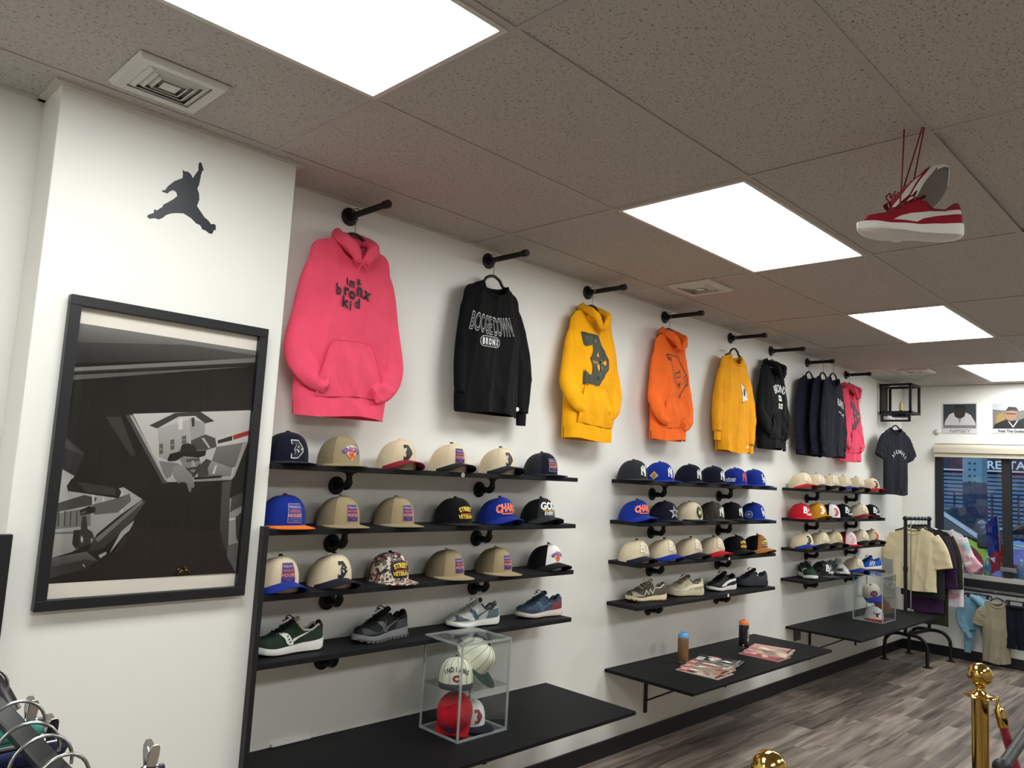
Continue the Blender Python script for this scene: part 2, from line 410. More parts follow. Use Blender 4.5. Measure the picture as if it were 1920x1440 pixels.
# ceiling diffusers
def vent(cx, cy, s, lab):
    t = thing('air_vent', lab, 'vent', (cx, cy, H), 0, 'ceiling air vents')
    def ring(r0, z0, r1, z1):
        mb = MB(); q = lambda r, z: [(-r, -r, z), (r, -r, z), (r, r, z), (-r, r, z)]
        mb.add(q(r0, z0) + q(r1, z1) + q(r0 - .002, z0 + .002) + q(r1 - .002, z1 + .002), [(i, (i + 1) % 4, (i + 1) % 4 + 4, i + 4) for i in range(4)] + [(i + 12, (i + 1) % 4 + 12, (i + 1) % 4 + 8, i + 8) for i in range(4)] + [(i + 8, (i + 1) % 4 + 8, (i + 1) % 4, i) for i in range(4)])
        return mb
    fr = ring(s, -.002, s - .012, -.016)
    fr.add(ring(s - .012, -.016, s - .04, -.014).v, ring(0, 0, 0, 0).f)
    obj('frame', fr, M_white_metal, t, smooth=False)
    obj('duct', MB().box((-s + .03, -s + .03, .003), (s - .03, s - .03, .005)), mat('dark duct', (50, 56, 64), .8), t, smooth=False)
    for i, r in enumerate((.78, .58, .4)): obj('louver', ring(s * r * .72, -.018, s * r, -.002), M_white_metal, t, smooth=False)
    obj('core', MB().lathe([(s * .26, -.016), (.0, -.004)], 4, M=Matrix.Rotation(PI / 4, 4, 'Z')), M_white_metal, t, smooth=False)
vent(-.468, -.468, .135, 'square white ceiling air vent above the column')
vent(2.568, -.488, .14, 'square white ceiling air vent above the orange hoodie')
vent(6.35, -.51, .13, 'square white ceiling air vent nearest the wall lantern')

# ---------------------------------------------------------------- wall shelves on pipe brackets
SEC = {'near': (.119, 1.86, (.533, 1.36)), 'middle': (2.44, 4.15, (2.87, 3.705)), 'far': (4.70, 6.38, (5.165, 6.015))}
ZS = [1.60, 1.36, 1.125, .885]; ORD = ['top', 'second', 'third', 'lowest']; SD = .222
for sec, (x0, x1, brs) in SEC.items():
    for zi, z in enumerate(ZS):
        t = thing('wall_shelf', f'{ORD[zi]} black board shelf of the {sec} wall section', 'shelf', (x0, 0, z), 0, 'black pipe bracket shelves')
        bo = obj('board', MB().box((0, -SD, -.021), (x1 - x0, -.002, 0)), M_board, t, smooth=False, bevel=.0015)
        for bx in brs:
            X = bx - x0
            pth = [(X, -.012, -.083), (X, -.07, -.083)] + [(X, -.07 - .025 * math.sin(a), -.083 + .025 * (1 - math.cos(a))) for a in (PI / 8, PI / 4, 3 * PI / 8, PI / 2)] + [(X, -.095, -.022)]
            br = obj('pipe_bracket', MB().tube(pth, .0125, 12).tube(pth[1:-1], .0165, 12).tube([(X, -.035, -.083), (X, -.05, -.083)], .016, 12), M_pipe, t)
            obj('flange', MB().lathe([(.038, 0), (.038, .006), (.033, .009), (.019, .011), (.018, .024)], 22, (X, -.001, -.083), Matrix.Rotation(PI / 2, 4, 'X')), M_pipe, br)
            obj('flange', MB().lathe([(.03, 0), (.03, -.005), (.017, -.007), (.017, -.014)], 18, (X, -.095, -.0212)), M_pipe, br)
        st = {('near', 0): [.93], ('middle', 2): [1.03], ('middle', 3): [1.03]}.get((sec, zi), [])
        for sx in st:
            k = obj('price_sticker', MB().lathe([(.011, 0), (.011, .001)], 16, (sx, -SD - .0002, -.011), Matrix.Rotation(PI / 2, 4, 'X')), mat('sticker paper', (235, 235, 232), .5), t)
# pipe arms
PX = [(.491, .29), (1.328, .28), (2.134, .277), (2.943, .29), (3.811, .285), (4.46, .279), (5.136, .235), (5.983, .23)]
PLAB = ['near pink hoodie', 'black sweatshirt', 'yellow hoodie', 'orange hoodie', 'yellow sweatshirt', 'black hoodie', 'three navy sweatshirts', 'far pink hoodie']
for (x, L), lb in zip(PX, PLAB):
    t = thing('pipe_arm', 'black iron pipe arm that holds the ' + lb, 'pipe', (x, 0, 2.677), 0, 'black pipe arms along the wall top')
    obj('pipe', MB().tube([(0, -.01, 0), (0, -L + .03, 0)], .0135, 16), M_pipe, t)
    obj('end_cap', MB().tube([(0, -L + .03, 0), (0, -L + .004, 0), (0, -L, 0)], [.0175, .0175, .015], 16), M_pipe, t)
    obj('flange', MB().lathe([(.04, 0), (.04, .006), (.035, .009), (.021, .011), (.02, .03)], 24, (0, -.001, 0), Matrix.Rotation(PI / 2, 4, 'X')), M_pipe, t)
# wall tables
for nm, x0, x1, brx, lb in [('A', .119, 1.935, (.55, 1.5), 'nearest deep black wall table under the near shelves'), ('B', 2.447, 4.268, (2.871, 3.85), 'middle deep black wall table with spray cans and magazines'), ('C', 4.80, 6.735, (5.25, 6.25), 'far deep black wall table beside the clothes rack')]:
    t = thing('wall_table', lb, 'table', (x0, 0, .5), 0, 'black wall tables')
    obj('top', MB().box((0, -.59, -.018), (x1 - x0, -.002, 0)), M_top, t, smooth=False, bevel=.002)
    for bx in brx:
        X = bx - x0
        obj('bracket', MB().box((X - .011, -.014, -.32), (X + .011, -.001, -.019)).box((X - .011, -.5, -.032), (X + .011, -.014, -.019)).bar((X, -.008, -.25), (X, -.42, -.03), .018, .01), M_black, t, smooth=False)
o = obj('power_outlet', MB().box((4.955, -.008, .365), (5.075, -.001, .475)), mat('dark outlet plate', (40, 40, 42), .4), bevel=.003)
tag(o, 'dark double power outlet plate on the wall below the far table', 'outlet')
for k in range(4):
    obj('socket', MB().lathe([(.016, 0), (.016, .002), (.012, .0025)], 14, (4.988 + .054 * (k % 2), -.008, .393 + .054 * (k // 2)), Matrix.Rotation(PI / 2, 4, 'X')), mat('outlet face', (88, 88, 88), .4), o)
o = obj('cable_cover', MB().box((.33, -.016, .501), (.50, -.003, .513)), mat('white plastic', (225, 225, 220), .4), bevel=.002)
tag(o, 'short white cable cover strip at the back of the nearest table', 'strip')

# ---------------------------------------------------------------- logos
PURPLE = (58, 40, 110); ORANGE = (232, 112, 52); ROYAL = (28, 58, 158); NAVY = (26, 30, 52); RED = (190, 28, 42)
_3 = [(75, 540), (290, 600), (420, 930), (425, 1060), (370, 1130), (270, 1280), (150, 1265), (97, 1235), (97, 1050), (140, 1130), (180, 1130), (190, 1030), (160, 900), (210, 800), (205, 700), (100, 725)]
def n3(p): return ((p[0] - 75) / 355 * .8 - .4, .5 - (p[1] - .27 * (p[0] - 75) - 540) / 687)
P3 = [n3(p) for p in _3]
H3 = [[n3(p) for p in [(255, 860), (285, 805), (292, 890)]], [n3(p) for p in [(245, 1000), (285, 985), (288, 1060), (265, 1080)]], [n3(p) for p in [(350, 960), (385, 930), (405, 975), (365, 1010)]]]
def d3(h, c, outline=None, inner=None):
    d = Dec()
    if outline: d.poly([(x * h * 1.12, y * h * 1.1) for x, y in P3], outline)
    d.poly([(x * h, y * h) for x, y in P3], c)
    for q in H3: d.poly([(x * h, y * h) for x, y in q], inner or outline or CREAM)
    for a in (.0, -.035): d.line([(-.17 * h, a * h - .03 * h), (.02 * h, a * h - .03 * h)], .012 * h, inner or outline or (90, 90, 80))
    return d
def d_ny(h, c):
    d = Dec(); s = h; w_ = .13 * h
    d.line([(-.32 * s, -.36 * s), (-.32 * s, .38 * s)], w_, c).line([(-.34 * s, .38 * s), (.16 * s, -.36 * s)], w_, c).line([(.16 * s, -.4 * s), (.16 * s, .36 * s)], w_, c)
    d.line([(-.14 * s, .5 * s), (.06 * s, .08 * s), (.3 * s, .5 * s)], w_, c).line([(.06 * s, .08 * s), (.06 * s, -.5 * s)], w_, c)
    for x, y in ((-.32, -.38), (.16, .38), (.06, -.5), (-.14, .5), (.3, .5)): d.line([(x * s - .1 * s, y * s), (x * s + .1 * s, y * s)], .07 * s, c)
    return d
def d_la(h, c):
    s = h; w_ = .13 * h; d = Dec()
    d.line([(-.18 * s, .5 * s), (-.18 * s, -.12 * s), (.2 * s, -.12 * s)], w_, c)
    return d.line([(-.1 * s, -.5 * s), (.1 * s, .2 * s), (.32 * s, -.5 * s)], w_, c).line([(0, -.3 * s), (.24 * s, -.3 * s)], w_ * .8, c).line([(-.3 * s, .5 * s), (-.06 * s, .5 * s)], .07 * s, c)
def d_star(h):
    st = lambda r: [(r * (1 if k % 2 == 0 else .4) * math.sin(PI * k / 5), r * (1 if k % 2 == 0 else .4) * math.cos(PI * k / 5)) for k in range(10)]
    return Dec().poly(st(h * .55), WHITE).poly(st(h * .46), (40, 60, 110)).poly(st(h * .36), WHITE).poly(st(h * .3), NAVY)
def d_knicks(h):
    d = Dec(); d.poly([(-.6 * h, .1 * h), (-.45 * h, .42 * h), (0, .55 * h), (.45 * h, .42 * h), (.6 * h, .1 * h), (0, -.62 * h)], (200, 200, 205))
    d.circ(0, -.2 * h, .3 * h, ORANGE).line([(-.25 * h, -.12 * h), (.25 * h, -.3 * h)], .03 * h, (90, 40, 20)).line([(-.1 * h, -.46 * h), (.1 * h, .05 * h)], .03 * h, (90, 40, 20))
    return d.text('KNICKS', 0, .08 * h, .3 * h, (40, 60, 160), .05, .95, arc=1.1 * h).text('KNICKS', 0, .11 * h, .25 * h, ORANGE, 0., .98, arc=1.1 * h)
def d_house(h, name, c=PURPLE, edge=None):
    w_ = .42 * h; d = Dec(); d.rect(-w_, -.5 * h, w_, .5 * h, edge or (150, 90, 70)).rect(-w_ + .02 * h, -.48 * h, w_ - .02 * h, .48 * h, c)
    sx = min(1., 7.5 / len(name))
    return d.text('Welcome to', 0, .27 * h, .12 * h, (205, 185, 185), 0., .82, slant=.15).text(name, 0, .04 * h, .13 * h, ORANGE, .01, .86 * sx).text('HOUSES', 0, -.2 * h, .16 * h, (240, 150, 110), .02, .95).line([(-.3 * h, -.27 * h), (.3 * h, -.27 * h)], .012 * h, (170, 140, 150)).line([(-.12 * h, -.38 * h), (.12 * h, -.38 * h)], .02 * h, (150, 130, 150))
def d_street(h, patch=None):
    d = Dec(); Y = (240, 205, 70)
    if patch: d.poly([(-.85 * h, -.05 * h), (-.75 * h, .35 * h), (-.3 * h, .62 * h), (.3 * h, .62 * h), (.75 * h, .35 * h), (.85 * h, -.05 * h), (.6 * h, -.55 * h), (-.6 * h, -.55 * h)], patch)
    return d.text('STREET', 0, .14 * h, .3 * h, Y, .03, .8, arc=1.5 * h).line([(-.45 * h, -.06 * h), (.45 * h, -.06 * h)], .06 * h, (200, 90, 60)).text('VETERAN', 0, -.4 * h, .26 * h, Y, .03, .8)
def d_charge(h):
    return Dec().text('CHARGE', 0, -.1 * h, .55 * h, (250, 150, 110), .06, .72, slant=.12, arc=3 * h).text('CHARGE', 0, -.08 * h, .5 * h, (238, 90, 40), 0., .75, slant=.12, arc=3 * h).poly([(-.9 * h, -.2 * h), (-.5 * h, -.28 * h), (.9 * h, -.22 * h), (.2 * h, -.36 * h), (-.6 * h, -.4 * h)], ORANGE)
def d_god(h): return Dec().text('GOD', 0, .02 * h, .5 * h, WHITE, .04).line([(-.6 * h, -.07 * h), (.6 * h, -.07 * h)], .07 * h, (200, 165, 60)).text('EVERY', 0, -.42 * h, .26 * h, WHITE, .03, .9)
def d_bronx(h, c, edge=None):
    d = Dec(); L = [('B', -.34, .8, .1), ('ronx', .3, .42, -.2), ('3', .12, .34, .32)]
    for t_, x, k, y in L:
        if edge: d.text(t_, x * h, (y - .24) * h, k * h, edge, .07, .95, slant=.1)
    for t_, x, k, y in L: d.text(t_, x * h, (y - .22) * h, k * h * .96, c, .03, .92, slant=.1)
    return d
def d_drop(h): return Dec().poly([(-.42 * h, 0), (-.3 * h, .38 * h), (0, .6 * h), (.3 * h, .38 * h), (.42 * h, 0), (.28 * h, -.38 * h), (0, -.6 * h), (-.28 * h, -.38 * h)], (24, 70, 58)).poly([(-.32 * h, 0), (0, .44 * h), (.32 * h, 0), (0, -.44 * h)], (16, 44, 40)).poly([(-.2 * h, -.1 * h), (-.1 * h, .26 * h), (0, .08 * h), (.14 * h, .24 * h), (.22 * h, -.05 * h), (.02 * h, -.26 * h)], (206, 186, 90)).circ(0, .02 * h, .07 * h, WHITE)
def d_good(h): return Dec().rect(-.6 * h, -.5 * h, .6 * h, .5 * h, (24, 24, 22)).line([(-.4 * h, .3 * h), (.4 * h, .3 * h)], .1 * h, WHITE).text('GOOD', 0, -.1 * h, .34 * h, (215, 200, 70), .03).text('IN HOOD', 0, -.4 * h, .2 * h, WHITE, .02, .9)
def d_bull(h):
    d = Dec(); d.poly([(-.2 * h, .12 * h), (-.48 * h, .2 * h), (-.5 * h, .48 * h), (-.62 * h, .3 * h), (-.52 * h, .06 * h), (-.24 * h, -.02 * h)], BLACK).poly([(.2 * h, .12 * h), (.48 * h, .2 * h), (.5 * h, .48 * h), (.62 * h, .3 * h), (.52 * h, .06 * h), (.24 * h, -.02 * h)], BLACK)
    return d.poly([(-.34 * h, .08 * h), (0, .18 * h), (.34 * h, .08 * h), (.18 * h, -.1 * h), (.14 * h, -.5 * h), (-.14 * h, -.5 * h), (-.18 * h, -.1 * h)], (70, 14, 22)).circ(-.07 * h, -.42 * h, .03 * h, BLACK).circ(.07 * h, -.42 * h, .03 * h, BLACK)
def d_oval(h): return Dec().circ(0, 0, .62 * h, (50, 52, 110), .48 * h, 24).circ(0, 0, .54 * h, (40, 48, 100), .4 * h, 24).text('N', -.02 * h, -.26 * h, .5 * h, (205, 60, 80), .06).line([(-.25 * h, -.2 * h), (.25 * h, .2 * h)], .08 * h, (205, 60, 80))
def d_round(h, c1, c2): return Dec().circ(0, 0, .5 * h, c1).circ(0, 0, .4 * h, c2).circ(0, 0, .2 * h, c1).line([(-.3 * h, -.1 * h), (.3 * h, .1 * h)], .06 * h, c1)

# ---------------------------------------------------------------- caps
CAPS = 'caps set out on the wall shelves'
def crown_pt(th, t, st, off=0.):
    a, b_, h = .097, .083, (.122 if st != 'curve' else .13)
    front = .5 + .5 * math.cos(th); n = 2.15 + (.75 if st == 'flat' else .55) * front
    ph = t * PI / 2; r = max(math.cos(ph), 0) ** (2 / n); zt = max(math.sin(ph), 0) ** (2 / n)
    sk = -.016 * t * (1.5 if st == 'curve' else .4)
    z = h * zt * (1 - (.10 if st == 'curve' else .05) * (1 - front) * t)
    x = b_ * r * math.sin(th); y = -a * r * math.cos(th) + sk
    if off:
        k = 1 + off / .088; x *= k; y = (y - sk) * k + sk; z += off * zt
    return Vector((x, y, z))
def crown_map(st):
    h = .122 if st != 'curve' else .13; n = 2.15 + (.75 if st == 'flat' else .55)
    def mp(x, y, o):
        q = max(min(y / h, .98), .0); ph = math.asin(q ** (n / 2)); return crown_pt(x / .083, ph / (PI / 2), st, o)
    return mp
CM = {}
def cap_mesh(key, build):
    if key not in CM: CM[key] = build()
    return CM[key]
def brim_fn(st, under=False):
    arch, droop = (.034, .006) if st == 'curve' else (.005, .004)
    def f(u, v, dz=0.):
        s = 2 * u - 1; th = s * 1.28; e = 1.28
        I = Vector((.083 * math.sin(th), -.097 * math.cos(th), 0)) * 1.004
        c = math.cos(s * PI / 2); c = max(c, 0) ** .62
        ye = -.097 * math.cos(e); O = Vector((.0835 * math.sin(s * PI / 2) ** 1 * (1 - .02 * c), ye - (.172 - .097 * math.cos(e)) * c, 0))
        p = I.lerp(O, v); q = min(abs(p.x) / .083, 1)
        p.z = arch * (1 - q ** 2.1) + .006 - droop * v + dz
        return p
    return f
def mbf(fn):
    mb = MB(); fn(mb); return mb
def add_part(name, mb_or_key, m, parent, smooth=True):
    return obj(name, mb_or_key, m, parent, smooth)
SHARED = {}
def spart(name, key, builder, m, parent):
    k = (key, m.name)
    if k not in SHARED: SHARED[k] = obj(name, builder(), m, parent, True, fix=True, angle=60)
    else: o = bpy.data.objects.new(name, SHARED[k].data); link(o, parent)
def crown_grid(st, a0, a1, n, inset=0.): return lambda: MB().grid(lambda u, v: crown_pt(a0 + (a1 - a0) * u, v, st, -inset), n, 14)
def brim_mb(st):
    f = brim_fn(st); mb = MB()
    mb.grid(lambda u, v: f(u, v, .0016), 26, 6); mb.grid(lambda u, v: f(u, v, -.0016), 26, 6, flip=True)
    mb.grid(lambda u, v: f(u, 1, -.0016 + .0032 * v), 26, 1, flip=True); return mb
def seam_mb(st, angs):
    mb = MB()
    for a in angs: mb.tube([crown_pt(a, k / 12, st, .0004) for k in range(13)], .0011, 5, caps=False)
    return mb
def cap(label, loc, yaw, st, crown, brim, logo=None, ly=None, lx=0., back=None, button=None, under=None, side=None, M=None, group=CAPS, stripes=None, seam=None, scale=1.):
    """st 'flat' or 'curve'; crown/brim/back are materials"""
    t = thing('baseball_cap', label, 'cap', loc, yaw, group, M)
    if scale != 1.: t.scale = (scale,) * 3
    fa = .78
    if back:
        spart('front_panel', ('fp', st), crown_grid(st, -fa, fa, 16), crown, t)
        spart('mesh_back', ('mb', st), crown_grid(st, fa, 2 * PI - fa, 28, .0008), back, t)
    else: spart('crown', ('cr', st), crown_grid(st, 0, 2 * PI, 44), crown, t)
    spart('brim', ('br', st), lambda: brim_mb(st), brim, t)
    if under: spart('underbrim', ('ub', st), lambda: MB().grid(lambda u, v: brim_fn(st)(u, v * .96, -.0026), 26, 6, flip=True), under, t)
    top = crown_pt(0, 1, st)
    spart('button', ('bt', st), lambda: MB().lathe([(.0085, -.002), (.0085, .002), (.006, .0045), (0, .0055)], 12, top), button or brim, t)
    spart('seam', ('sm', st, bool(back)), lambda: seam_mb(st, (-fa, fa, PI) if (back or st == 'curve') else (0, PI / 3, -PI / 3, 2 * PI / 3, -2 * PI / 3, PI)), seam or crown, t)
    mp = crown_map(st); ly = ly or (.057 if st == 'flat' else .073)
    if stripes:
        for k in range(12):
            th = 2 * PI * k / 12 + .13
            o = obj('pinstripe', MB().tube([crown_pt(th, j / 10, st, .0004) for j in range(11)], .0009, 4, caps=False), stripes, t)
    if logo: decal('logo', logo, lambda x, y, o: mp(x + lx, y + ly, o + .0006), t, step=.008)
    if side: decal('side_patch', side, lambda x, y, o: mp(x - .105, y + .04, o + .0006), t, step=.008)
    return t
m_cream = cloth('cream cotton', (224, 208, 178)); m_tan = cloth('tan cotton', (158, 142, 110)); m_tanmesh = cloth('tan mesh', (132, 118, 94))
m_navy = cloth('navy twill', (19, 21, 38)); m_royal = cloth('royal twill', (21, 46, 140)); m_blk = cloth('black twill', (13, 14, 16)); m_red = cloth('red twill', (182, 22, 38))
m_orange = cloth('orange twill', (236, 122, 40)); m_char = cloth('charcoal twill', (42, 44, 48)); m_white = cloth('white twill', (232, 230, 226)); m_maroon = cloth('maroon twill', (138, 24, 42))
m_must = cloth('mustard twill', (196, 138, 30)); m_brown = cloth('brown twill', (168, 110, 58)); m_green = cloth('green twill', (30, 62, 52)); m_grey = cloth('grey twill', (120, 118, 112)); m_pinkw = cloth('pale pink twill', (238, 218, 218))
m_camo = camo('red duck camo', [(222, 206, 190), (150, 34, 44), (38, 42, 40), (112, 108, 100)], 38)
m_dcamo = camo('dark camo', [(50, 46, 40), (36, 34, 30), (66, 58, 46)], 30)
m_bcamo = camo('black camo', [(24, 25, 24), (40, 42, 36), (90, 88, 80)], 34)
TON = (236, 226, 202); TED = (190, 174, 146)
def bx(): return d_bronx(.062, TON, TED)
def bw(): return d_bronx(.062, WHITE)
def h3(c=BLACK, o=None, i=None): return d3(.062, c, o, i)
def hs(n, **k): return d_house(.064, n, **k)
F_, C_ = 'flat', 'curve'
XA = {'near': [[.226, .464, .756, 1.049, 1.367, 1.685], [.236, .486, .766, 1.106, 1.379, 1.679], [.23, .466, .756, 1.074, 1.387, 1.755]],
      'middle': [[2.5, 2.775, 3.12, 3.416, 3.715, 3.991], [2.527, 2.843, 3.134, 3.415, 3.675, 3.993], [2.542, 2.828, 3.134, 3.42, 3.724, 4.037]],
      'far': [[4.79, 5.06, 5.335, 5.61, 5.912, 6.276], [4.80, 5.085, 5.365, 5.635, 6.004, 6.30], [4.834, 5.15, 5.423, 5.737, 6.021, 6.31]]}
# (style, crown, brim, logo, description, extras)
CT = {('near', 0): [(F_, m_navy, m_navy, lambda: h3((30, 32, 50), WHITE, WHITE), 'navy cap with white outlined angular emblem', {}),
                    (F_, m_tan, m_tan, lambda: d_knicks(.052), 'tan trucker cap with orange basketball logo', dict(back=m_tanmesh, lx=.008)),
                    (C_, m_cream, m_maroon, lambda: h3((34, 34, 38), None, (90, 90, 90)), 'cream cap with black emblem and dark red brim', dict(button=m_cream)),
                    (C_, m_cream, m_blk, lambda: hs('GUN HILL'), 'cream cap with purple patch and black brim', {}),
                    (C_, m_cream, m_navy, lambda: h3((44, 44, 50), None, (110, 110, 110)), 'cream cap with black emblem and navy brim', {}),
                    (F_, m_navy, m_navy, lambda: hs('EDENWALD', c=(46, 36, 92), edge=(190, 160, 170)), 'navy trucker cap with purple patch', dict(back=m_char))],
      ('near', 1): [(F_, m_royal, m_orange, lambda: d_house(.07, 'CASTLE HILL', (44, 62, 140), (190, 160, 170)), 'royal blue cap with orange flat brim and framed patch', dict(button=m_red)),
                    (F_, m_tan, m_tan, lambda: hs('MOTT HAVEN'), 'tan trucker cap with purple patch', dict(back=m_tanmesh, lx=.01)),
                    (F_, m_tan, m_tan, lambda: hs('FOREST AVE'), 'tan trucker cap with purple patch', dict(back=m_tanmesh, lx=.01)),
                    (F_, m_blk, m_blk, lambda: d_street(.062), 'black cap with arched yellow lettering', {}),
                    (C_, m_royal, m_royal, lambda: d_charge(.06), 'royal blue trucker cap with orange slanted lettering', dict(back=m_royal)),
                    (C_, m_char, m_char, lambda: d_god(.066), 'charcoal trucker cap with white and gold lettering', dict(back=m_blk))],
      ('near', 2): [(C_, m_cream, m_royal, lambda: d_house(.07, 'THROGGS NECK', (60, 48, 120)), 'cream cap with purple patch and royal blue brim', dict(button=m_blk)),
                    (C_, m_cream, m_navy, lambda: h3((24, 26, 30), None, WHITE), 'cream cap with large black emblem and navy brim', dict(button=m_blk)),
                    (F_, m_camo, m_camo, lambda: d_street(.06, BLACK), 'red and cream camouflage cap with yellow lettering', dict(button=m_blk)),
                    (F_, m_tan, m_tan, lambda: hs('MARBLE HILL'), 'tan trucker cap with purple patch', dict(back=m_tanmesh, lx=.012)),
                    (F_, m_tan, m_tan, lambda: hs('SOUNDVIEW'), 'tan trucker cap with purple patch', dict(back=m_tanmesh, lx=.012)),
                    (C_, m_white, m_blk, lambda: d_knicks(.05), 'white front trucker cap with orange logo and black brim', dict(back=m_blk))],
      ('middle', 0): [(F_, m_char, m_char, lambda: d_ny(.055, WHITE), 'charcoal black cap with white letters', {}),
                      (F_, m_royal, m_royal, lambda: d_ny(.055, WHITE), 'royal blue cap with white letters and gold side patch', dict(side=Dec().poly([(-.026, 0), (0, .026), (.026, 0), (0, -.026)], (190, 180, 170)).poly([(-.019, 0), (0, .019), (.019, 0), (0, -.019)], (170, 120, 50)))),
                      (F_, m_navy, m_navy, lambda: d_ny(.055, WHITE), 'dark navy cap with white letters', {}),
                      (F_, m_navy, m_navy, lambda: d_ny(.055, WHITE), 'dark navy cap with white letters', {}),
                      (F_, m_royal, m_royal, lambda: d_ny(.055, (225, 80, 60)), 'royal blue cap with orange letters and white side lettering', dict(side=Dec().text('subway', 0, 0, .016, WHITE, .02, slant=.2).line([(-.03, -.008), (.03, -.008)], .006, WHITE))),
                      (F_, m_royal, m_royal, lambda: d_la(.055, WHITE), 'royal blue cap with interlocked white letters', dict(button=m_royal))],
      ('middle', 1): [(C_, m_royal, m_royal, lambda: d_charge(.06), 'royal blue trucker cap with orange slanted lettering', dict(back=m_royal)),
                      (F_, m_navy, m_navy, lambda: d_star(.075), 'navy cap with large white outlined star', {}),
                      (F_, m_cream, m_blk, lambda: d_drop(.07), 'cream cap with green drop shaped emblem', dict(button=m_grey)),
                      (F_, m_dcamo, m_dcamo, lambda: d_ny(.055, WHITE), 'dark camouflage cap with white letters', {}),
                      (F_, m_blk, m_blk, lambda: d_ny(.05, WHITE), 'black cap with white letters', {}),
                      (F_, m_royal, m_royal, lambda: d_la(.055, WHITE), 'royal blue cap with white letters and round side patch', dict(side=d_round(.052, (150, 160, 190), (40, 60, 120))))],
      ('middle', 2): [(C_, m_cream, m_navy, bx, 'cream cap with tonal lettering and navy brim', dict(button=m_blk)), (C_, m_cream, m_royal, bx, 'cream cap with tonal lettering and royal blue brim', dict(button=m_blk)),
                      (C_, m_cream, m_navy, bx, 'cream cap with tonal lettering and navy brim', dict(button=m_blk)), (C_, m_cream, m_red, bx, 'cream cap with tonal lettering and red brim', dict(button=m_blk)),
                      (C_, m_blk, m_blk, lambda: d_street(.055), 'black cap with arched yellow lettering', {}), (C_, m_brown, m_brown, lambda: d_good(.05), 'brown front trucker cap with black patch', dict(back=m_blk))],
      ('far', 0): [(C_, m_cream, m_red, bx, 'cream cap with tonal lettering and red brim', dict(button=m_blk)), (C_, m_cream, m_navy, bx, 'cream cap with tonal lettering and navy brim', dict(button=m_blk)), (C_, m_cream, m_blk, bx, 'cream cap with tonal lettering and black brim', {}),
                   (C_, m_cream, m_royal, bx, 'cream cap with tonal lettering and royal blue brim', dict(button=m_blk)), (C_, m_cream, m_blk, bx, 'cream cap with tonal lettering and black brim', {}), (C_, m_cream, m_red, lambda: h3((40, 40, 44)), 'cream cap with black emblem and red brim', dict(button=m_blk))],
      ('far', 1): [(F_, m_red, m_red, bw, 'bright red cap with white script lettering', {}), (C_, m_must, m_must, lambda: h3(WHITE), 'mustard yellow cap with white emblem', {}), (F_, m_white, m_blk, lambda: h3((190, 60, 66)), 'white front black cap with red emblem', dict(back=m_blk)),
                   (F_, m_blk, m_blk, bw, 'black cap with white script lettering', {}), (C_, m_cream, m_maroon, bx, 'cream cap with tonal lettering and maroon brim', dict(button=m_blk)), (F_, m_blk, m_blk, bw, 'black cap with white script lettering', {})],
      ('far', 2): [(C_, m_cream, m_royal, lambda: h3((40, 44, 54)), 'cream cap with dark emblem and royal blue brim', dict(button=m_blk)), (C_, m_cream, m_blk, bx, 'cream cap with tonal lettering and black brim', {}), (C_, m_cream, m_blk, lambda: d_bronx(.062, (196, 190, 120), TED), 'cream cap with olive tinted lettering and black brim', {}),
                   (F_, m_pinkw, m_red, lambda: h3((214, 190, 190), (180, 150, 150)), 'white front maroon trucker cap with red flat brim', dict(back=m_maroon)), (C_, m_cream, m_blk, bx, 'cream cap with tonal lettering and black brim', {}), (C_, m_cream, m_blk, lambda: h3((190, 70, 62)), 'cream cap with red emblem and black brim', {})]}
NTH = ['first', 'second', 'third', 'fourth', 'fifth', 'sixth']
for (sec, zi), row in CT.items():
    for i, (st, cr, br, lg, desc, ex) in enumerate(row):
        yaw = {'near': -.05, 'middle': -.12, 'far': -.45}[sec] + random.uniform(-.06, .06)
        cap(f'{desc}, {NTH[i]} from left, {ORD[zi]} {sec} shelf', (XA[sec][zi][i], -.108, ZS[zi]), yaw, st, cr, br, lg(), **ex)
cap('black camouflage cap with white script lettering, between sneakers on the lowest far shelf', (5.243, -.108, ZS[3]), -.5, F_, m_bcamo, m_bcamo, bw())
cap('cream cap with royal blue brim between sneakers on the lowest far shelf', (5.90, -.108, ZS[3]), -.45, C_, m_cream, m_royal, bx(), button=m_blk)

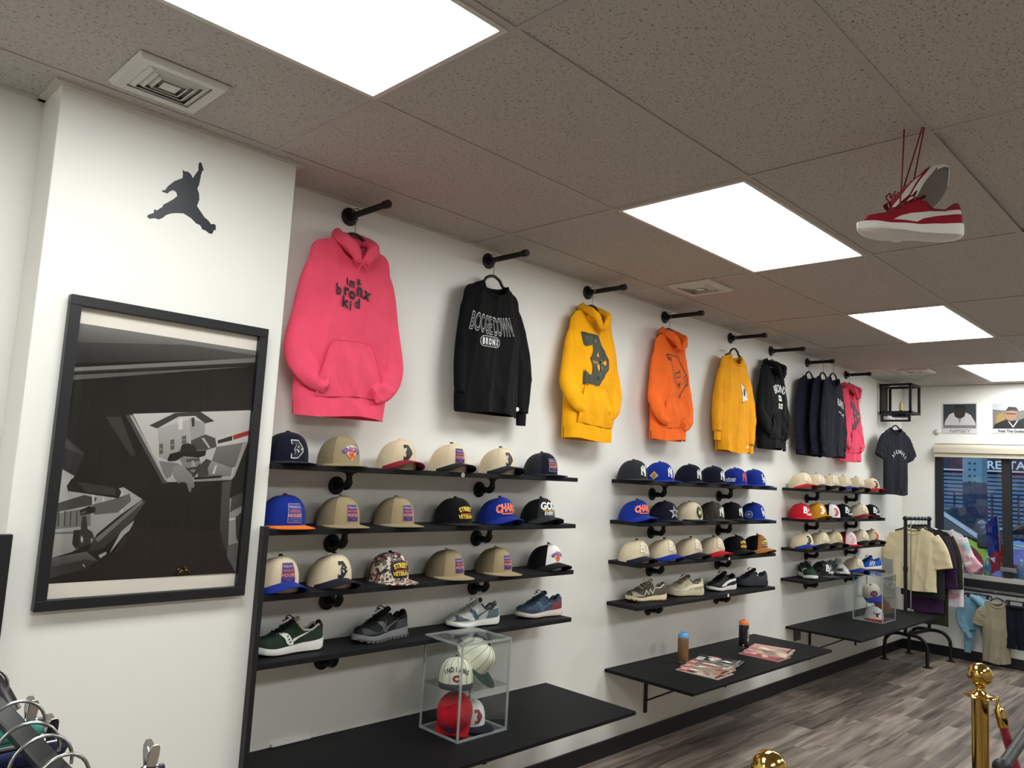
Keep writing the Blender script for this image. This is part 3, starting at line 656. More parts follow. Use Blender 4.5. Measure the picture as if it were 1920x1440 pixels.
# ---------------------------------------------------------------- sneakers
SHOES = 'sneakers on the lowest shelves'
def interp(tab, s):
    for (a, va), (b_, vb) in zip(tab, tab[1:]):
        if s <= b_:
            t = (s - a) / (b_ - a); t = t * t * (3 - 2 * t); return va + (vb - va) * t
    return tab[-1][1]
class ShoeShape:
    L = .285
    def __init__(s, chunk=1., low=0.): s.chunk = chunk; s.low = low
    def hw(s, q):
        b_ = interp([(0, .031), (.15, .036), (.4, .034), (.7, .049), (.85, .046), (1, .03)], q)
        if q < .1: b_ *= math.sqrt(max(0, 1 - ((.1 - q) / .1) ** 2)) * .75 + .25
        if q > .8: b_ *= math.sqrt(max(0, 1 - ((q - .8) / .2) ** 2.2)) * .9 + .1
        return b_
    def zb(s, q): return .014 * max(0, (q - .72) / .28) ** 1.6 + .006 * max(0, (.1 - q) / .1)
    def zt(s, q): return (interp([(0, .04), (.3, .034), (.5, .029), (.75, .025), (1, .032)], q)) * (1 + .0 * q) * (1 if s.chunk == 1 else s.chunk) + s.zb(q) * .4
    def ht(s, q): return interp([(0, .088), (.04, .108), (.1, .104), (.2, .083), (.3, .085), (.42, .118 - s.low), (.55, .1 - s.low), (.68, .078), (.8, .064), (.92, .058), (1, .036)], q) + (s.chunk - 1) * .03
    def up(s, q, a):
        hw = s.hw(q); base = s.zt(q) - .004; ht = s.ht(q); c, sn = math.cos(a), max(math.sin(a), 0)
        y = -hw * .98 * math.copysign(abs(c) ** .75, c); z = base + (ht - base) * sn ** .62
        y *= 1 - .16 * sn * (q < .5)
        d = interp([(0, 0), (.07, 0), (.11, 1), (.36, 1), (.44, 0), (1, 0)], q)
        m = max(0, 1 - abs(y) / (hw * .62)); z -= d * min(1, m * 3.2) * .04
        return Vector((-s.L / 2 + q * s.L, y, z))
    def side(s, sgn):
        def mp(x, z, o):
            q = min(max(x / s.L + .5, .02), .98); base = s.zt(q) - .004; ht = s.ht(q)
            r = min(max((z - base) / (ht - base), 0), .97); sn = r ** (1 / .62); c = math.sqrt(1 - sn * sn)
            y = s.hw(q) * .98 * c ** .75 * (1 - .16 * sn * (q < .5))
            return Vector((-s.L / 2 + q * s.L, sgn * (y + o), base + (ht - base) * r + o * .4))
        return mp
def shoe(label, loc, yaw, upper, sole, laces, lining, logo=None, overlay=None, outsole=None, heel=None, chunk=1., low=0., M=None, group=SHOES, tread=0, scale=1.):
    sh = ShoeShape(chunk, low); t = thing('sneaker', label, 'sneaker', loc, yaw, group, M)
    if scale != 1.: t.scale = (scale,) * 3
    def so(u, v):
        k = int(round(v * 7)) % 8; q = u; hw = sh.hw(q); a, b_ = sh.zb(q) + .004, sh.zt(q)
        prof = [(-.85, a), (-1.04, a + .003), (-1.1, (a + b_) / 2), (-1.05, b_), (1.05, b_), (1.1, (a + b_) / 2), (1.04, a + .003), (.85, a)]
        y, z = prof[k]; X = -sh.L / 2 - .004 + q * (sh.L + .01)
        return Vector((X, y * hw, z))
    mb = MB().grid(so, 36, 7); n = 37
    mb.f += [tuple(reversed([j * n + i for j in range(8)])) if i else tuple(j * n for j in range(8)) for i in (0, 36)]
    mb.f += [(i, i + 1, 7 * n + i + 1, 7 * n + i) for i in range(36)]
    obj('midsole', mb, sole, t, fix=True, angle=50)
    om = MB(); om.grid(lambda u, v: Vector((-sh.L / 2 + u * sh.L, (2 * v - 1) * sh.hw(u) * 1.0, sh.zb(u) + (0.0045 if v in (0, 1) else 0))), 36, 4, flip=True)
    om.grid(lambda u, v: Vector((-sh.L / 2 + u * sh.L, (2 * v - 1) * sh.hw(u) * 1.0, sh.zb(u) + .005)), 36, 4)
    if tread:
        for i in range(13):
            q = .04 + i * .075
            for sg in (-1, 1): om.box((-sh.L / 2 + q * sh.L - .006, sg * sh.hw(q) * 1.06 - .005, sh.zb(q) + .001), (-sh.L / 2 + q * sh.L + .006, sg * sh.hw(q) * 1.06 + .005, sh.zb(q) + .012))
    obj('outsole', om, outsole or sole, t)
    ub = MB().grid(lambda u, v: sh.up(u, v * PI), 44, 22, flip=True)
    obj('upper', ub, upper, t, fix=True, angle=70)
    obj('tongue', MB().grid(lambda u, v: Vector((-sh.L / 2 + (.37 + .22 * u) * sh.L, (v - .5) * .036, sh.ht(.44 + .15 * u) + .012 - .03 * u * .3 - 8 * (v - .5) ** 2 * .004 - .01 * u)), 6, 6).grid(lambda u, v: Vector((-sh.L / 2 + (.37 + .22 * u) * sh.L, (v - .5) * .036, sh.ht(.44 + .15 * u) + .007 - .03 * u * .3 - 8 * (v - .5) ** 2 * .004 - .01 * u)), 6, 6, flip=True), lining, t)
    lm = MB()
    for i in range(6):
        q = .46 + i * .045
        lm.tube([sh.up(q + .012 * math.sin(a * 2 + i), a) + Vector((0, 0, .0035)) for a in [PI * .3 + PI * .4 * k / 8 for k in range(9)]], .0028, 6, flat=.6)
    p = sh.up(.455, PI / 2) + Vector((0, 0, .008))
    for sg in (-1, 1): lm.tube(spline([p, p + Vector((.004, sg * .02, .008)), p + Vector((.016, sg * .028, -.004)), p + Vector((.01, sg * .012, -.001)), p + Vector((.03, sg * .024, -.014))], 4), .0022, 6)
    obj('laces', lm, laces, t)
    obj('collar', MB().tube([sh.up(.40 - .3 * k / 10, PI * .27) + Vector((0, 0, .001)) for k in range(11)] + [sh.up(.1, PI * (.27 + .46 * k / 6)) * 1. + Vector((-.012 * math.sin(PI * k / 6), 0, .028 * math.sin(PI * k / 6))) for k in range(1, 6)] + [sh.up(.1 + .3 * k / 10, PI * .73) + Vector((0, 0, .001)) for k in range(11)], .0048, 8), lining, t)
    for sg in (1, -1):
        mp = sh.side(sg)
        lays = ([('overlay', Dec().join(type('q', (), {'L': [l]}))) for l in overlay.L] if overlay else []) + [('logo', logo)]
        for nm, dd in lays:
            if dd is None: continue
            d = Dec(); d.L = [(v, f if sg < 0 else [tuple(reversed(x)) for x in f], c) for v, f, c in dd.L]
            decal(nm, d, lambda x, y, o, mp=mp: mp(x, y, o), t, step=.012, off=.0012 if nm == 'overlay' else .0024)
    if heel: obj('heel_tab', MB().grid(lambda u, v: sh.up(.001 + .05 * abs(2 * u - 1), PI * (.5 + (u - .5) * .75)) + Vector((-.003 - .002 * (1 - abs(2 * u - 1)), 0, -.028 + .026 * v)), 8, 4), heel, t)
    return t
def so_swoosh(c, dots=None):   # wavy band with three dots and a tail
    d = Dec().poly([(-.006, .036), (.014, .036), (.026, .045), (.032, .06), (.046, .074), (.06, .08), (.045, .084), (.024, .08), (.012, .07), (.004, .058), (-.004, .046)], c)
    d.poly([(-.004, .044), (-.03, .058), (-.085, .078), (-.04, .068), (-.002, .056)], c)
    for x, y in ((.022, .069), (.016, .057), (.009, .046)): d.circ(x, y, .0036, dots or (30, 50, 36), n=10)
    return d
def so_form(c): return Dec().poly([(.07, .034), (.05, .046), (.015, .058), (-.04, .069), (-.13, .079), (-.13, .066), (-.06, .056), (-.02, .046), (.0, .034)], c)
def so_zig(c): return Dec().line([(.05, .04), (.03, .068), (.015, .044), (-.005, .074), (-.02, .046), (-.04, .08)], .006, c)
def so_bars(c): 
    d = Dec()
    for k in range(3): d.poly([(.02 - .026 * k, .038), (.032 - .026 * k, .038), (.006 - .026 * k, .08), (-.006 - .026 * k, .08)], c)
    return d
def ov_run(toe, side, heelc=None):
    d = Dec().poly([(.132, .034), (.135, .06), (.105, .062), (.085, .05), (.06, .042), (.04, .036)], toe)
    d.poly([(.06, .038), (.03, .05), (.005, .085), (-.005, .085), (.01, .05), (.03, .036)], side).poly([(-.05, .036), (-.07, .07), (-.125, .08), (-.13, .045), (-.12, .038)], heelc or side)
    return d
Lt = mat('white rubber', (228, 226, 220), .5); Gr = mat('grey rubber', (120, 120, 122), .55); Bk = mat('black rubber', (22, 22, 24), .6)
def lth(n, c, r=.6): return mat(n, c, r, bump=.25, bscale=300, var=.06, spec=.3)
g_dk = lth('forest suede', (34, 52, 38), .85); b_dk = lth('black knit', (24, 25, 28), .8); s_si = lth('silver mesh', (176, 178, 176), .45); b_st = lth('steel blue mesh', (58, 78, 98), .7)
shoe('forest green sneaker with white three-dot emblem, first on lowest near shelf', (.30, -.115, ZS[3]), PI - .05, g_dk, Lt, lth('dark lace', (20, 24, 22)), lth('pale lining', (196, 190, 176)), so_swoosh((226, 228, 220)), heel=m_red, chunk=1.15)
shoe('all black trail sneaker with chunky tread, second on lowest near shelf', (.735, -.112, ZS[3]), PI + .12, b_dk, Gr, lth('black lace', (14, 14, 16)), b_dk, so_swoosh((84, 86, 90), (40, 40, 42)), ov_run((58, 58, 62), (50, 52, 56)), outsole=lth('grey lug', (88, 88, 90)), tread=1, chunk=1.1)
shoe('silver running sneaker with slate blue emblem, third on lowest near shelf', (1.265, -.115, ZS[3]), PI - .12, s_si, Lt, lth('silver lace', (196, 196, 192)), lth('slate lining', (64, 70, 76)), so_swoosh((64, 84, 100)), ov_run((62, 68, 78), (200, 202, 200), (74, 96, 98)), outsole=Gr)
shoe('slate blue running sneaker with cream sole, fourth on lowest near shelf', (1.722, -.115, ZS[3]), PI - .15, b_st, lth('cream rubber', (222, 208, 196)), lth('blue lace', (38, 62, 82)), lth('blue lining', (48, 70, 84)), so_swoosh((80, 104, 126), (50, 66, 86)), ov_run((40, 52, 72), (52, 72, 94), (112, 44, 54)), heel=m_maroon)
o_li = lth('olive mesh', (88, 84, 70), .8)
shoe('olive and cream trail sneaker with zigzag side marks, first on lowest middle shelf', (2.68, -.112, ZS[3]), PI - .3, o_li, lth('butter rubber', (226, 212, 172)), lth('cream lace', (214, 206, 184)), lth('cream lining', (206, 198, 172)), so_zig((212, 208, 196)), ov_run((184, 172, 152), (70, 68, 60)), outsole=lth('brown lug', (62, 50, 40)), tread=1, chunk=1.1)
b_ei = lth('beige mesh', (200, 190, 162), .6)
shoe('beige running sneaker with layered panels, second on lowest middle shelf', (3.10, -.112, ZS[3]), PI - .4, b_ei, lth('beige rubber', (204, 194, 162)), lth('taupe lace', (128, 120, 104)), lth('dark beige lining', (110, 104, 90)), so_form((224, 216, 192)), ov_run((212, 202, 174), (170, 160, 132)), chunk=1.12)
shoe('black low sneaker with white sole and curved stripe, third on lowest middle shelf', (3.575, -.112, ZS[3]), PI - .1, lth('black leather', (20, 21, 22)), Lt, lth('black lace', (14, 14, 16)), b_dk, so_form(WHITE), chunk=1.0)
shoe('all charcoal low sneaker with small silver mark, fourth on lowest middle shelf', (3.985, -.112, ZS[3]), PI - .4, lth('charcoal leather', (48, 52, 60)), lth('charcoal rubber', (44, 47, 54)), lth('charcoal lace', (38, 40, 46)), b_dk, Dec().poly([(-.03, .08), (-.045, .086), (-.05, .078), (-.036, .073)], (220, 224, 228)))
shoe('forest green sneaker with white emblem, first on lowest far shelf', (4.94, -.115, ZS[3]), PI + .75, g_dk, Lt, lth('dark lace', (20, 24, 22)), lth('dark lining', (40, 50, 42)), so_swoosh((226, 228, 220)), chunk=1.1)
shoe('silver running sneaker between two caps on lowest far shelf', (5.56, -.118, ZS[3]), PI + .85, s_si, Lt, lth('silver lace', (196, 196, 192)), lth('slate lining', (64, 70, 76)), so_swoosh((84, 84, 86)), ov_run((40, 42, 46), (206, 208, 206)), outsole=Bk)
shoe('royal blue sneaker with three white stripes, last on lowest far shelf', (6.25, -.115, ZS[3]), PI - .45, lth('royal suede', (30, 82, 170), .8), Lt, lth('royal lace', (28, 70, 150)), lth('royal lining', (30, 84, 168)), so_bars(WHITE), outsole=lth('gum rubber', (178, 128, 78)))

# the pair of red suede sneakers hung by their laces from the ceiling grid
r_sd = lth('red suede', (150, 24, 40), .9); r_lace = lth('red lace', (118, 22, 38), .8)
RG = 'red sneakers hung by their laces'
s1 = shoe('red suede sneaker with white curved stripe hanging level from the ceiling', (1.165, -2.06, 2.395), math.radians(134.6), r_sd, Lt, r_lace, lth('red lining', (120, 26, 40)), so_form((214, 210, 204)), group=RG, scale=1.08)
obj('hanging_lace', MB().tube([(.028, 0, .098), (.022, .002, .2), (.018, .004, .318)], .0038, 6, flat=.4), r_lace, s1)
fw = CF.normalized(); nrm = (-fw * .86 + CR * .38 - CU * .3).normalized(); tdir = (CR * .62 + CU * .78); tdir = (tdir - nrm * nrm.dot(tdir)).normalized()
zax = -nrm; yax = zax.cross(tdir).normalized()
p0 = Vector((1.235, -2.095, 2.525)) + fw * .03
M2 = Matrix((tdir, yax, zax)).transposed().to_4x4(); M2.translation = p0
s2 = shoe('red suede sneaker hanging tilted with its grey sole showing', None, 0, r_sd, Lt, r_lace, lth('red lining', (120, 26, 40)), so_form((214, 210, 204)), outsole=lth('grey gum sole', (104, 98, 90)), group=RG, M=M2)
Mi = M2.inverted(); top = Vector((1.158, -2.098, 2.735))
for sg, off in ((-1, (0, 0, 0)), (1, (.004, -.004, 0))):
    a_ = ShoeShape().up(.6, PI * (.5 + .16 * sg)); b_ = Mi @ (top + Vector(off))
    obj('hanging_lace', MB().tube([a_, a_.lerp(b_, .5), b_], .0034, 6, flat=.4), r_lace, s2)

# ---------------------------------------------------------------- hangers and garments
HG = 'black clothes hangers'
def hanger(label, loc, rz=0., hook=.1, arm=.2, drop=.075, m=None, clip=False, R=.02):
    """origin at the neck of the body; hook rises by `hook` to pass over a rail of radius about R-.003"""
    t = thing('clothes_hanger', label, 'hanger', loc, rz, HG)
    if clip:
        bodyp = [(-arm, 0, -.02), (-arm * .95, 0, -.004), (-arm * .3, 0, 0), (arm * .3, 0, 0), (arm * .95, 0, -.004), (arm, 0, -.02)]
    else:
        bodyp = spline([(-arm, 0, -drop), (-arm * .55, 0, -drop * .62), (-.045, 0, -.012), (0, 0, .004), (.045, 0, -.012), (arm * .55, 0, -drop * .62), (arm, 0, -drop)], 4)
    obj('body', MB().tube(bodyp, .0075, 8), m or M_plastic, t)
    zc = hook
    pth = [(0, 0, .004), (0, 0, hook - R - .012)] + [(R * math.sin(a), 0, zc - R * math.cos(a)) for a in [PI * (.2 + .13 * k) for k in range(11)]]
    obj('hook', MB().tube(pth, .0018, 6), M_wire, t)
    if clip:
        for sg in (-1, 1): obj('clip', MB().box((sg * arm * .7 - .012, -.009, -.05), (sg * arm * .7 + .012, .009, .006)), m or M_plastic, t, bevel=.002)
    return t

class Fit:
    def __init__(s, W=.215, SW=.2, L=.75, T=.055, nw=.085, nd=.085, slope=.36, folds=.013, seed=1, hood=False, gather=.04):
        s.__dict__.update(locals()); r = random.Random(seed); s.ph = [r.uniform(0, 6) for _ in range(8)]; s.fr = [r.uniform(.8, 1.25) for _ in range(8)]
    def w(s, v):
        a = s.W + (s.SW - s.W) * max(0, (v - .6) / .4) ** 1.5
        if v < .1: a *= 1 - s.gather * (1 - v / .1) ** .6
        return a
    def top(s, x, front=True):
        ax = abs(x)
        if ax < s.nw:
            q = math.sqrt(max(0, 1 - (ax / s.nw) ** 2)); return -(s.nd if front else .018) * q
        z = -(ax - s.nw) * s.slope; e = (ax - s.SW * .82) / (s.SW * .18)
        if e > 0: z -= .028 * e * e
        return z
    def pt(s, u, v, front=True, off=0.):
        x = u * s.w(v); tz = s.top(u * s.SW, front); z = -s.L + v * (tz + s.L)
        e = math.sqrt(max(0, 1 - abs(u) ** 3.2)); th = s.T * (.22 + .78 * min(1, (1 - v) * 2.6) ** .7) * e
        neck = max(0, 1 - abs(x) / (s.nw * 1.4)) * max(0, (v - .8) / .2); th += .022 * neck
        f = s.folds * (1 - .55 * v) * e
        d = f * (math.sin(6 * s.fr[0] * u + s.ph[0] + 1.5 * v) * .6 + (1 - abs(math.sin(5 * s.fr[1] * u + s.ph[1] - 1.6 * v))) ** 2.5 * .9 + (1 - abs(math.sin(4 * v * s.fr[2] + 3 * abs(u) + s.ph[2]))) ** 3 * .8 * (1 - v))
        d += s.folds * .5 * e * math.sin(10 * (v - .55 * abs(u)) + s.ph[3]) * max(0, abs(u) - .2) * v
        y = -(th + d + off) if front else (th * .8 + d * .4 + off)
        if front: z -= .004 * math.sin(3 * u + s.ph[4]) * (1 - v) * 2
        return Vector((x, y, z))
    def mp(s, x, z, o):
        # print coordinates: x across, z height below the neck point
        v = .6
        for _ in range(12):
            u = max(-1, min(1, x / s.w(v))); v = max(0, min(1, (z + s.L) / (s.top(u * s.SW) + s.L)))
        return s.pt(u, v, True, o + .0012)

def sleeve_mb(path, seed=0, wr=.008):
    """path of (x, y, z, half-width, half-thickness); a flattened cloth tube creased across where it bends"""
    r = random.Random(seed); ph = [r.uniform(0, 6) for _ in range(6)]
    P = spline([Vector(p[:3]) for p in path], 10); R = spline([Vector((p[3], p[4], 0)) for p in path], 10); n = 22; vs = []; N = len(P)
    for i, p in enumerate(P):
        t = (P[min(i + 2, N - 1)] - P[max(i - 2, 0)]); t.y = 0; t.normalize(); side = Vector((t.z, 0, -t.x)); q = i / (N - 1)
        for k in range(n):
            a = 2 * PI * k / n; c, sn = math.cos(a), math.sin(a)
            cc = math.copysign(abs(c) ** .8, c); ss = math.copysign(abs(sn) ** 1.15, sn)
            rid = (1 - abs(math.sin(11 * q + ph[0] + 1.3 * cc))) ** 2 * .8 + (1 - abs(math.sin(17 * q * (1 + .3 * q) + ph[1] - 1.9 * cc))) ** 3 * (.3 + q) + .5 * math.sin(5 * cc + ph[2] + 4 * q)
            vs.append(p + side * (R[i].x * cc) + Vector((0, ss * (R[i].y * .72 + wr * (rid - .4) * abs(sn)), 0)))
    fs = [(i * n + k, i * n + (k + 1) % n, (i + 1) * n + (k + 1) % n, (i + 1) * n + k) for i in range(N - 1) for k in range(n)]
    fs += [tuple(range(n)), tuple(reversed(range((N - 1) * n, N * n)))]
    return MB().add(vs, fs)

def garment(name, label, cat, loc, rz, m, fit, sl=None, sr=None, cuffs=None, hood=False, pocket=False, rib=True, prints=None, tag_dot=None, group=None, lining=None, neckband=True, strings=True, tagtext=False):
    t = thing(name, label, cat, loc, rz, group); f = fit
    v0 = .075 if rib else 0
    body = MB().grid(lambda u, v: f.pt(2 * u - 1, v0 + (1 - v0) * v, True), 48, 34).grid(lambda u, v: f.pt(2 * u - 1, v0 + (1 - v0) * v, False), 48, 34, flip=True)
    o = obj('body', body, m, t, angle=0)
    if rib:
        hm = MB().grid(lambda u, v: f.pt(2 * u - 1, .082 * v, True, .0025), 48, 4).grid(lambda u, v: f.pt(2 * u - 1, .082 * v, False, .0025), 48, 4, flip=True)
        obj('hem_band', hm, m, t, angle=0)
    for k, (p, c) in enumerate(((sl, -1), (sr, 1))):
        if not p: continue
        obj('sleeve', sleeve_mb(p, k + 3), m, t, fix=True, angle=0)
        if cuffs:
            x, y, z, a, b_ = p[-1]; d = (Vector(p[-1][:3]) - Vector(p[-2][:3])).normalized()
            q = [(x, y, z, a * .72, b_ * .8), tuple(Vector((x, y, z)) + d * .03) + (a * .7, b_ * .8), tuple(Vector((x, y, z)) + d * .065) + (a * .66, b_ * .75)]
            obj('cuff', sleeve_mb(q, 9, .002), m, t, fix=True, angle=0)
    if neckband and not hood:
        pts = [f.pt(s_ * f.nw / f.SW, 1, True) + Vector((0, -.001, -.002)) for s_ in [math.sin(PI / 2 * (k / 12)) for k in range(-12, 13)]]
        bk = [f.pt(s_ * f.nw / f.SW, 1, False) + Vector((0, 0, -.002)) for s_ in [math.sin(PI / 2 * (k / 12)) for k in range(11, -12, -1)]]
        obj('neck_band', MB().tube(pts + bk, .0085, 8, closed=True, flat=1.), m, t)
    if tagtext: decal('neck_print', Dec().text('Bx Baby', 0, 0, .012, (120, 120, 122)), lambda x, y, o: f.pt((x + .01) / f.SW, .94, False, -.012) + Vector((0, -.002, y)), t, step=0)
    if hood:
        T = f.T * .4 + .02; nw = f.nw
        for s_ in (-1, 1):
            pth = [(s_ * .006, -T - .03, -.112), (s_ * .034, -T - .036, -.07), (s_ * (nw * .8), -T - .016, -.022), (s_ * nw * .82, .012, .012), (s_ * .035, .035, .016), (0, .038, .012)]
            P = spline(pth, 6); R = spline([(.011, 0, 0), (.022, 0, 0), (.028, 0, 0), (.028, 0, 0), (.026, 0, 0), (.026, 0, 0)], 6)
            N = len(P); n = 14; vs = []
            for i, p in enumerate(P):
                tt = (P[min(i + 1, N - 1)] - P[max(i - 1, 0)]).normalized(); u = tt.cross(Vector((0, 1, 0))).normalized(); w_ = u.cross(tt)
                for k in range(n):
                    a = 2 * PI * k / n; d = 1 + .16 * math.sin(3 * a + i * .5) + .1 * math.sin(5 * a - i * .4)
                    vs.append(p + (u * math.cos(a) * 1.05 + w_ * math.sin(a) * .8) * R[i].x * d)
            fs = [(i * n + k, i * n + (k + 1) % n, (i + 1) * n + (k + 1) % n, (i + 1) * n + k) for i in range(N - 1) for k in range(n)] + [tuple(range(n)), tuple(reversed(range((N - 1) * n, N * n)))]
            obj('hood', MB().add(vs, fs), m, t, fix=True, angle=0)
        if strings:
            q = Vector((0, -T - .045, -.098)); mb = MB()
            for s_ in (-1, 1): mb.tube(spline([q, q + Vector((s_ * .02, -.004, .008)), q + Vector((s_ * .04, -.002, -.004)), q + Vector((s_ * .022, -.006, -.008)), q, q + Vector((s_ * .018, -.003, -.03)), q + Vector((s_ * .028, .004, -.055))], 4), .0022, 6)
            obj('drawstring', mb, m, t)
    if pocket:
        pw, z0, z1 = pocket; Wf = lambda r: pw * (1 - .38 * max(0, (r - .35) / .65) ** 1.2)
        def pk(u, v):
            s_ = 2 * u - 1; z = z0 + (z1 - z0) * v; q = (1 - abs(s_) ** 4)
            o_ = .004 + .012 * math.sin(PI * min(1, v * 1.05)) * .8 + .01 * abs(s_) ** 3 * (v < .75) * math.sin(PI * v / .75 if v < .75 else 0) + .003 * math.sin(9 * s_ + 7 * v)
            return f.mp(s_ * Wf(v), z, o_)
        pb = MB().grid(pk, 22, 16)
        pb.grid(lambda u, v: f.mp((2 * u - 1) * Wf(v), z0 + (z1 - z0) * v, .001), 22, 16, flip=True)
        obj('pocket', pb, m, t, angle=0)
        sm = MB().tube([pk(k / 20, 1) + Vector((0, -.001, 0)) for k in range(21)], .0015, 5)
        for s_ in (0, 1): sm.tube([pk(s_, k / 12) + Vector((0, -.001, 0)) for k in range(13)], .0022, 5)
        obj('pocket_stitch', sm, m, t)
    if prints: decal('print', prints, f.mp, t, step=.012, off=.0018)
    if tag_dot: obj('round_sticker', MB().lathe([(.011, 0), (.011, .0012)], 14, f.mp(*tag_dot, .004), Matrix.Rotation(PI / 2, 4, 'X')), MATS['sticker paper'], t)
    return t
GG = 'sweatshirts and hoodies hung from the pipe arms'
c_pink = fleece('pink fleece', (246, 86, 116)); c_black = fleece('black fleece', (10, 11, 13)); c_yel = fleece('yellow fleece', (240, 168, 14)); c_or = fleece('orange fleece', (250, 112, 42)); c_nav = fleece('navy fleece', (17, 20, 34)); c_yel2 = fleece('golden fleece', (232, 158, 26))
ZN = 2.545; GYY = -.078
def cuff_path(s_, rows): return [(s_ * (c - rw), y, z, rw, rt) for z, c, rw, rt, y in rows]
def tucked(wx=.2, out=.275, zb=-.50):
    """contour falls straight from the shoulder to the elbow, then the cuff turns in to the pocket"""
    c = lambda z: wx + (out - wx) * min(1, max(0, (-z - .05) / (-zb - .05)))
    rows = [(-.088, wx - .055, .036, .016, 0), (-.125, wx - .004, .055, .03, 0), (-.2, c(-.2), .068, .04, -.002), (-.35, c(-.35), .07, .044, -.008), (zb, out, .064, .042, -.022), (zb - .085, wx + .03, .056, .034, -.05), (zb - .12, wx - .05, .042, .016, -.066)]
    a = cuff_path(-1, rows); b_ = cuff_path(1, [(z - .02 * (z < -.4), q + .008, rw, rt, y) for z, q, rw, rt, y in rows])
    return a, b_
def hanging(wx, ol, orr, zl, zr):
    """straight sleeves: outer contour from the shoulder wx to ol / orr at the elbow"""
    def f_(s_, o_, zz): return cuff_path(s_, [(-.085, wx - .05, .036, .016, 0), (-.12, wx - .002, .055, .03, 0), (-.2, wx + (o_ - wx) * .45, .064, .038, 0), (-.4, o_, .062, .04, -.005), (zz, o_ - .012, .046, .032, -.01)])
    return f_(-1, ol, zl), f_(1, orr, zr)
# 1 pink hoodie
d = Dec(); K = (26, 22, 24)
for ch, cx_, cb, hh, rt in [('i', 525, 534, 140, .1), ('m', 606, 560, 115, -.1), ('a', 745, 484, 105, 0), ('b', 350, 757, 200, .05), ('r', 490, 742, 145, -.1), ('o', 612, 792, 145, 0), ('n', 755, 706, 170, -.1), ('x', 885, 749, 160, -.3), ('k', 455, 976, 195, -.1), ('i', 565, 1019, 180, -.08), ('d', 710, 948, 180, -.05)]:
    d.text(ch, (cx_ - 600) * .000254 - .022, -.233 - (cb - 692) * .000219, hh * .000219 / (1.0 if ch in 'ibkd' else .68), K, .04, {'m': .68, 'n': .8, 'x': .78}.get(ch, .9), rot=rt)
sl, sr = tucked(.2, .285, -.5)
garment('hoodie', 'bright pink hoodie with black bubble lettering, nearest the column', 'hoodie', (.470, GYY, ZN), 0, c_pink, Fit(.22, .195, .745, .062, seed=3), sl, sr, hood=True, pocket=(.15, -.665, -.435), prints=d, group=GG)
# 2 black crew
d = Dec()
d.text('BOOGIE DOWN', -.035, -.262, .088, (190, 190, 190), .03, .30, arc=-.6).text('BOOGIE DOWN', -.035, -.262, .086, (20, 22, 24), .0, .305, arc=-.6)
pill = lambda hx, hy, c: d.poly([(-.05 - hx + hy * math.cos(a), -.30 + hy * math.sin(a)) for a in [PI / 2 + PI * k / 8 for k in range(9)]] + [(-.05 + hx + hy * math.cos(a), -.30 + hy * math.sin(a)) for a in [-PI / 2 + PI * k / 8 for k in range(9)]], c)
pill(.042, .027, (200, 200, 200)); pill(.042, .0245, (24, 26, 28)); d.text('B R O N X', -.05, -.315, .03, WHITE, .03, .54)
sl, sr = hanging(.195, .228, .30, -.56, -.62)
garment('sweatshirt', 'black crew neck sweatshirt with arched white outlined lettering', 'sweatshirt', (1.30, GYY, 2.535), 0, c_black, Fit(.208, .19, .645, .055, nd=.06, seed=5), sl, sr, cuffs=True, prints=d, tag_dot=(.19, -.60), group=GG, tagtext=True)
# 3 yellow hoodie
OL = (62, 64, 50)
d = d3(.27, OL, (44, 44, 34), (240, 168, 14)); r_ = random.Random(4)
for k in range(9):
    x, y = r_.choice([(-.05, .1), (-.0, .11), (.02, .06), (.045, .0), (.05, -.04), (.02, -.1), (-.03, -.11), (-.07, -.1), (-.08, .115)])
    d.circ(x + r_.uniform(-.01, .01), y + r_.uniform(-.008, .008), r_.uniform(.007, .013), r_.choice([(128, 120, 92), (92, 96, 70), (40, 42, 34)]), n=9)
d.move(-.01, -.285)
sl, sr = tucked(.185, .265, -.44)
garment('hoodie', 'golden yellow hoodie with a large dark camouflage emblem', 'hoodie', (2.09, GYY, ZN), 0, c_yel, Fit(.205, .18, .735, .06, seed=8), sl, sr, hood=True, pocket=(.15, -.65, -.43), prints=d, tag_dot=(.18, -.70), group=GG)
# 4 orange hoodie
d = Dec(); K = (40, 24, 20)
o3 = [(x * .28, y * .28) for x, y in P3]
d.line(o3[:6], .006, K).line([o3[0], (-.1, .11), (-.06, .1), (-.05, .07)], .005, K).line([(-.05, .075), (-.03, .03), (-.045, 0), (-.02, -.04)], .006, K).line([(-.02, .02), (.03, .045), (.035, .01), (-.02, -.005), (-.02, .02)], .006, K).poly([(0, .03), (.03, .06), (.035, .03)], K).poly([(.0, -.04), (.03, -.02), (.025, -.07), (.01, -.06)], K).line([(.06, -.0), (.09, .03), (.1, .0), (.075, -.02), (.1, -.05)], .005, K).text('BX', -.09, .105, .02, K, .02).line([(.0, -.13), (.03, -.11), (.02, -.14)], .006, K)
d.move(.01, -.28)
sl, sr = tucked(.17, .24, -.44)
garment('hoodie', 'bright orange hoodie with a black line drawing on the chest', 'hoodie', (2.90, GYY, ZN), 0, c_or, Fit(.185, .166, .68, .058, seed=11), sl, sr, hood=True, pocket=(.14, -.60, -.40), prints=d, group=GG)
